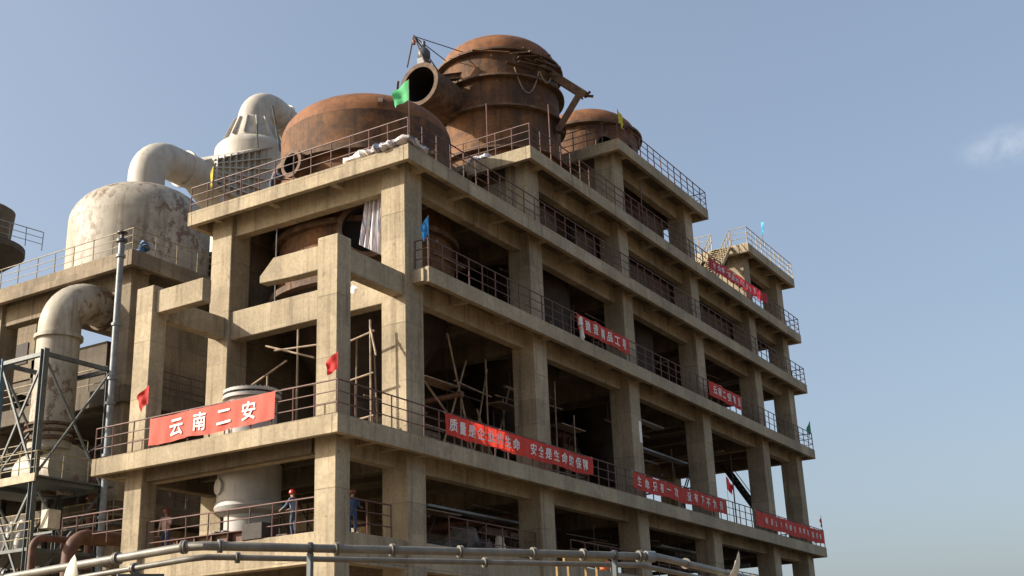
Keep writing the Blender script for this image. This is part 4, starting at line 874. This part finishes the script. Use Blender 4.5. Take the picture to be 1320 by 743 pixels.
# ------------------------------------------------------------------ people
def person(label, base, face, pose, top, trousers, hat=None, hatkind='helmet'):
    T_ = thing('person', label, 'person', base, 'site workers')
    lean = pose.get('lean', 0); cr = pose.get('crouch', 0)
    hipz = .93 - .35 * cr
    def up_(p):
        x, y, z_ = p; dz = z_ - hipz; return Vector((x + math.sin(lean) * dz + (math.cos(lean) - 1) * x, y, hipz + math.cos(lean) * dz))
    k = hipz
    J = {'pel': Vector((0, 0, k)), 'waist': up_((0, 0, k + .2)), 'chest': up_((0, 0, k + .42)), 'neck': up_((0, 0, k + .56)), 'head': up_((.02, 0, k + .68)), 'crown': up_((.015, 0, k + .79)), 'nose': up_((.115, 0, k + .67))}
    bones = [('pel', 'waist', 0), ('waist', 'chest', 0), ('chest', 'neck', 0), ('neck', 'head', 2), ('head', 'crown', 2), ('head', 'nose', 2)]
    rad = {'pel': .155, 'waist': .14, 'chest': .165, 'neck': .06, 'head': .098, 'crown': .085, 'nose': .018}
    for s, sg in (('l', 1), ('r', -1)):
        J['hip' + s] = Vector((0, .1 * sg, k - .05)); J['kn' + s] = Vector((.05 + .25 * cr + pose.get('step', 0) * sg, .11 * sg, .49 - .1 * cr)); J['an' + s] = Vector((-.02 + pose.get('step', 0) * sg * 1.3, .12 * sg, .085)); J['toe' + s] = J['an' + s] + Vector((.17, .01 * sg, -.045))
        sh = up_((0, .19 * sg, k + .49)); J['sh' + s] = sh
        el, wr = pose['arm' + s]
        J['el' + s] = sh + Vector((el[0], el[1] * sg, el[2])); J['wr' + s] = J['el' + s] + Vector((wr[0], wr[1] * sg, wr[2]))
        hd = (J['wr' + s] - J['el' + s]).normalized(); J['pa' + s] = J['wr' + s] + hd * .08
        bones += [('pel', 'hip' + s, 1), ('hip' + s, 'kn' + s, 1), ('kn' + s, 'an' + s, 1), ('an' + s, 'toe' + s, 3), ('chest', 'sh' + s, 0), ('sh' + s, 'el' + s, 0), ('el' + s, 'wr' + s, 0), ('wr' + s, 'pa' + s, 2)]
        sdv = hd.cross(Vector((0, 0, 1))); sdv = sdv.normalized() if sdv.length > .1 else Vector((0, 1, 0))
        for q in range(4):
            n1, n2 = 'f%d%s' % (q, s), 'g%d%s' % (q, s)
            J[n1] = J['pa' + s] + hd * .035 + sdv * (q - 1.5) * .021; J[n2] = J[n1] + hd * (.05, .06, .055, .045)[q] + Vector((0, 0, -.02))
            rad[n1] = .0095; rad[n2] = .008; bones += [('pa' + s, n1, 2), (n1, n2, 2)]
        J['th' + s] = J['wr' + s] + hd * .04 + sdv * .05; rad['th' + s] = .01; bones.append(('wr' + s, 'th' + s, 2))
        rad.update({'hip' + s: .1, 'kn' + s: .068, 'an' + s: .05, 'toe' + s: .04, 'sh' + s: .075, 'el' + s: .052, 'wr' + s: .036, 'pa' + s: .036})
    names = list(J); idx = {n_: i for i, n_ in enumerate(names)}
    me = bpy.data.meshes.new('body'); me.from_pydata([J[n_] for n_ in names], [(idx[a], idx[b_]) for a, b_, _ in bones], [])
    tmp = bpy.data.objects.new('body_tmp', me); COL.objects.link(tmp); tmp.modifiers.new('s', 'SKIN')
    for n_ in names:
        sv = me.skin_vertices[0].data[idx[n_]]; sv.radius = (rad[n_], rad[n_]); sv.use_root = (n_ == 'pel')
    ss = tmp.modifiers.new('u', 'SUBSURF'); ss.levels = 1; ss.render_levels = 1
    dg = bpy.context.evaluated_depsgraph_get(); m2 = bpy.data.meshes.new_from_object(tmp.evaluated_get(dg)); bpy.data.objects.remove(tmp)
    for mt in (top, trousers, M_SKIN, M_BOOT): m2.materials.append(mt)
    for p in m2.polygons:
        p.use_smooth = True; best = (9, 0)
        for a, b_, mi in bones:
            A_, B_ = J[a], J[b_]; d_ = B_ - A_; t = max(0, min(1, (p.center - A_).dot(d_) / max(1e-9, d_.length_squared)))
            q = (p.center - A_ - d_ * t).length - .5 * rad[a] * (1 - t) - .5 * rad[b_] * t
            if q < best[0]: best = (q, mi)
        p.material_index = best[1]
    bo = bpy.data.objects.new('body', m2); COL.objects.link(bo); bo.parent = T_; WL[bo] = Vector(base)
    T_.rotation_euler = (0, 0, face)
    hc = J['head'] + (J['crown'] - J['head']) * .55; ax = (J['crown'] - J['neck']).normalized()
    if hatkind == 'helmet': pr = [(.145, -.02), (.128, 0), (.125, .06), (.095, .115), (.04, .14), (0, .145)]
    elif hatkind == 'straw': pr = [(.24, -.03), (.13, .0), (.11, .08), (.06, .1), (0, .1)]
    else: pr = [(.105, -.09), (.112, -.02), (.1, .06), (.06, .1), (0, .11)]
    mb = MB().lathe(pr, hc, ax, n=18)
    h_ = mb.build('helmet' if hatkind == 'helmet' else ('hat' if hatkind == 'straw' else 'hair'), hat or M_HAIR, None, loc=(0, 0, 0), smooth=True); h_.parent = T_
    for sg in (1, -1):
        e_ = MB().lathe([(0, -.01), (.011, 0), (0, .01)], J['head'] + ax * .012 + Vector((.088, .035 * sg, 0)), (1, 0, 0), n=8).build('eye', M_HAIR, None, loc=(0, 0, 0)); e_.parent = T_
down = ((.02, .06, -.28), (.08, -.01, -.24))
person('worker in a red helmet and denim jacket leaning at the lower railing', (1.75, 3.45, -3.9), R(95), {'lean': .12, 'arml': ((.12, .1, -.25), (.22, -.05, -.1)), 'armr': ((.08, .1, -.26), (.24, -.06, -.04))}, M_DENIM, M_NAVY, M_HELR)
person('worker in a pale shirt and blue trousers behind the left lower column', (1.75, 10.1, -3.9), R(200), {'lean': .1, 'arml': ((.12, .06, -.25), (.22, 0, -.02)), 'armr': down}, M_PINK, M_WORKB, M_HELB)
person('worker in blue overalls standing right of the near corner column', (3.3, 1.95, -3.9), R(20), {'lean': .0, 'arml': down, 'armr': ((.05, .06, -.27), (.2, 0, .0))}, M_WORKB, M_WORKB, M_HELB)
person('worker in dark blue bending beside the wide rusty vessel on the top deck', (5.7, 8.7, 12.3), R(-50), {'lean': .45, 'arml': ((.22, .05, -.16), (.24, -.02, .0)), 'armr': ((.22, .05, -.18), (.24, -.02, .02))}, M_DENIM, M_NAVY, M_HAIR, 'hair')

# ------------------------------------------------------------------ pipelines in the foreground
FP = thing('pipeline', 'long dusty grey flanged pipeline crossing the foreground', 'pipeline', (-17, -13.5, GZ))
main = [(-18.55, -5.2, -7.62), (-18.7, -9.0, -7.54), (-18.9, -12.3, -7.5), (-18.8, -12.6, -7.5), (-17.29, -13.51, -7.5), (-13.42, -15.88, -7.5), (-11.4, -17.0, -7.5), (-11.2, -17.02, -7.5), (-7.0, -16.75, -7.5), (2, -16.2, -7.5)]
MB().tube(main, .07, 18).build('pipe_run', M_FGPIPE, FP, smooth=True)
def flg(par, p, d, r=.07, m=M_FGPIPE):
    MB().lathe([(r * .9, -.035), (r * 1.55, -.035), (r * 1.55, -.008), (r * 1.1, -.006), (r * 1.1, .006), (r * 1.55, .008), (r * 1.55, .035), (r * .9, .035)], p, d, n=18).build('flange', m, par, smooth=True)
for i, t in ((1, .5), (2, -.05), (3, .15), (4, .1), (4, .32), (4, .6), (4, .92), (5, .3), (5, .85), (7, .35), (8, .2)):
    a = Vector(main[i]); b_ = Vector(main[i + 1]); flg(FP, a + (b_ - a) * t, (b_ - a), m=M_FGPIPE)
MB().lathe([(.08, -.1), (.105, -.1), (.105, .1), (.08, .1)], (-11.5, -16.95, -7.5), (2, -1.1, 0), n=18).build('coupling', M_DRAIN, FP, smooth=True)
for x, y in ((-17.29, -13.51), (-12.2, -16.55), (-18.62, -7.6)):
    MB().box(x - .04, x + .04, y - .04, y + .04, GZ, -7.58).build('support_post', M_TOWER, FP); MB().box(x - .16, x + .16, y - .16, y + .16, GZ, GZ + .03).build('base_plate', M_TOWER, FP)
    MB().lathe([(.084, -.03), (.1, -.03), (.1, .03), (.084, .03)], (x, y, -7.5), (1.6, -1, 0) if x > -18 else (0, 1, 0), n=16).build('clamp', M_GALVD, FP)
SP = thing('pipeline', 'thinner pale pipeline running below the long foreground pipeline', 'pipeline', (-17, -12, GZ))
sec = [(-18.2, -5.2, -7.76), (-18.3, -9.0, -7.68), (-18.45, -11.9, -7.62), (-18.3, -12.2, -7.6), (-16.9, -13.05, -7.6), (-13.0, -15.4, -7.6), (-11.1, -16.55, -7.6), (-6.8, -16.3, -7.6), (2, -15.8, -7.6)]
MB().tube(sec, .048, 14).build('pipe_run', M_FGPIPE, SP, smooth=True)
for i, t in ((1, .55), (3, .3), (4, .75)):
    a = Vector(sec[i]); b_ = Vector(sec[i + 1]); flg(SP, a + (b_ - a) * t, b_ - a, .06)
MB().box(-18.34, -18.26, -10.6, -10.52, GZ, -7.7).build('support_post', M_TOWER, SP); MB().bar((-18.7, -10.56, -7.8), (-18.0, -10.9, -7.78), .08, .08).build('bracket', M_TOWER, SP); MB().bar((-18.3, -10.56, -8.2), (-18.0, -10.9, -7.82), .05, .05).build('bracket', M_TOWER, SP)
# street lamps whose heads rise into the bottom of the view
def lamp(label, head, tilt, yaw, L=.75):
    Hd = Vector(head); T_ = thing('street_lamp', label, 'street lamp', (Hd.x + .6 * math.cos(yaw), Hd.y + .6 * math.sin(yaw), GZ), 'street lamps')
    d = Vector((math.cos(yaw) * math.cos(tilt), math.sin(yaw) * math.cos(tilt), math.sin(tilt))); s_ = Vector((-math.sin(yaw), math.cos(yaw), 0)); n_ = d.cross(s_)
    b = MB(); nu, nv = 14, 10
    for i in range(nu + 1):
        u = i / nu; wd = .2 * math.sin(math.pi * min(1, u * .93 + .07)) ** .6 * (1 - .25 * u); cv = .18 * math.sin(math.pi * u)
        for j in range(nv):
            a = 2 * math.pi * j / nv
            b.v.append(tuple(Hd + d * (u - .5) * L + s_ * wd * math.cos(a) - n_ * (cv + wd * .42 * math.sin(a) * (1 if math.sin(a) > 0 else .35))))
    b.f = [(i * nv + j, i * nv + (j + 1) % nv, (i + 1) * nv + (j + 1) % nv, (i + 1) * nv + j) for i in range(nu) for j in range(nv)]
    b.build('lamp_head', M_LAMP, T_, smooth=True)
    l = MB()
    for i in range(nu + 1):
        u = .18 + .6 * i / nu; wd = .11 * math.sin(math.pi * i / nu) ** .5; cv = .18 * math.sin(math.pi * u)
        for j in (-1, 0, 1): l.v.append(tuple(Hd + d * (u - .5) * L + s_ * wd * j + n_ * (-cv + .03 + (.035 if j == 0 else 0))))
    l.f = [(i * 3 + j, (i + 1) * 3 + j, (i + 1) * 3 + j + 1, i * 3 + j + 1) for i in range(nu) for j in range(2)]
    l.build('lens', M_LENS, T_, smooth=True)
    base = WL[T_]; st = Hd - d * L * .48
    MB().tube([base, (base.x, base.y, st.z - .5), st - d * .15, st + d * .1], [.08, .055, .04, .035], 12).build('pole', M_LAMP, T_, smooth=True)
lamp('cream lamp head curving up at the bottom right of the pipelines', (-7.35, -16.85, -7.45), R(50), R(-88), 1.0)
lamp('cream lamp head hanging at the bottom left in front of the pipelines', (-21.2, -12.72, -8.16), R(62), R(176), .7)
# small yellow frame with an orange box behind the pipeline
YF = thing('gantry', 'small yellow steel frame with an orange box behind the pipeline', 'gantry', (-9.2, -14.4, GZ))
for x, y in ((-9.5, -14.1), (-8.95, -14.5), (-9.1, -13.6), (-8.5, -14.0)): MB().box(x - .025, x + .025, y - .025, y + .025, GZ, -7.2).build('leg', M_YEL, YF)
MB().bar((-9.6, -14.05, -7.15), (-8.75, -14.65, -7.15), .1, .1).build('beam', M_YEL, YF); MB().bar((-9.15, -13.55, -7.15), (-8.4, -14.1, -7.15), .1, .1).build('beam', M_YEL, YF)
MB().box(-8.82, -8.66, -14.7, -14.5, -7.36, -7.16).build('box', M_SHELF, YF, bevel=.02)
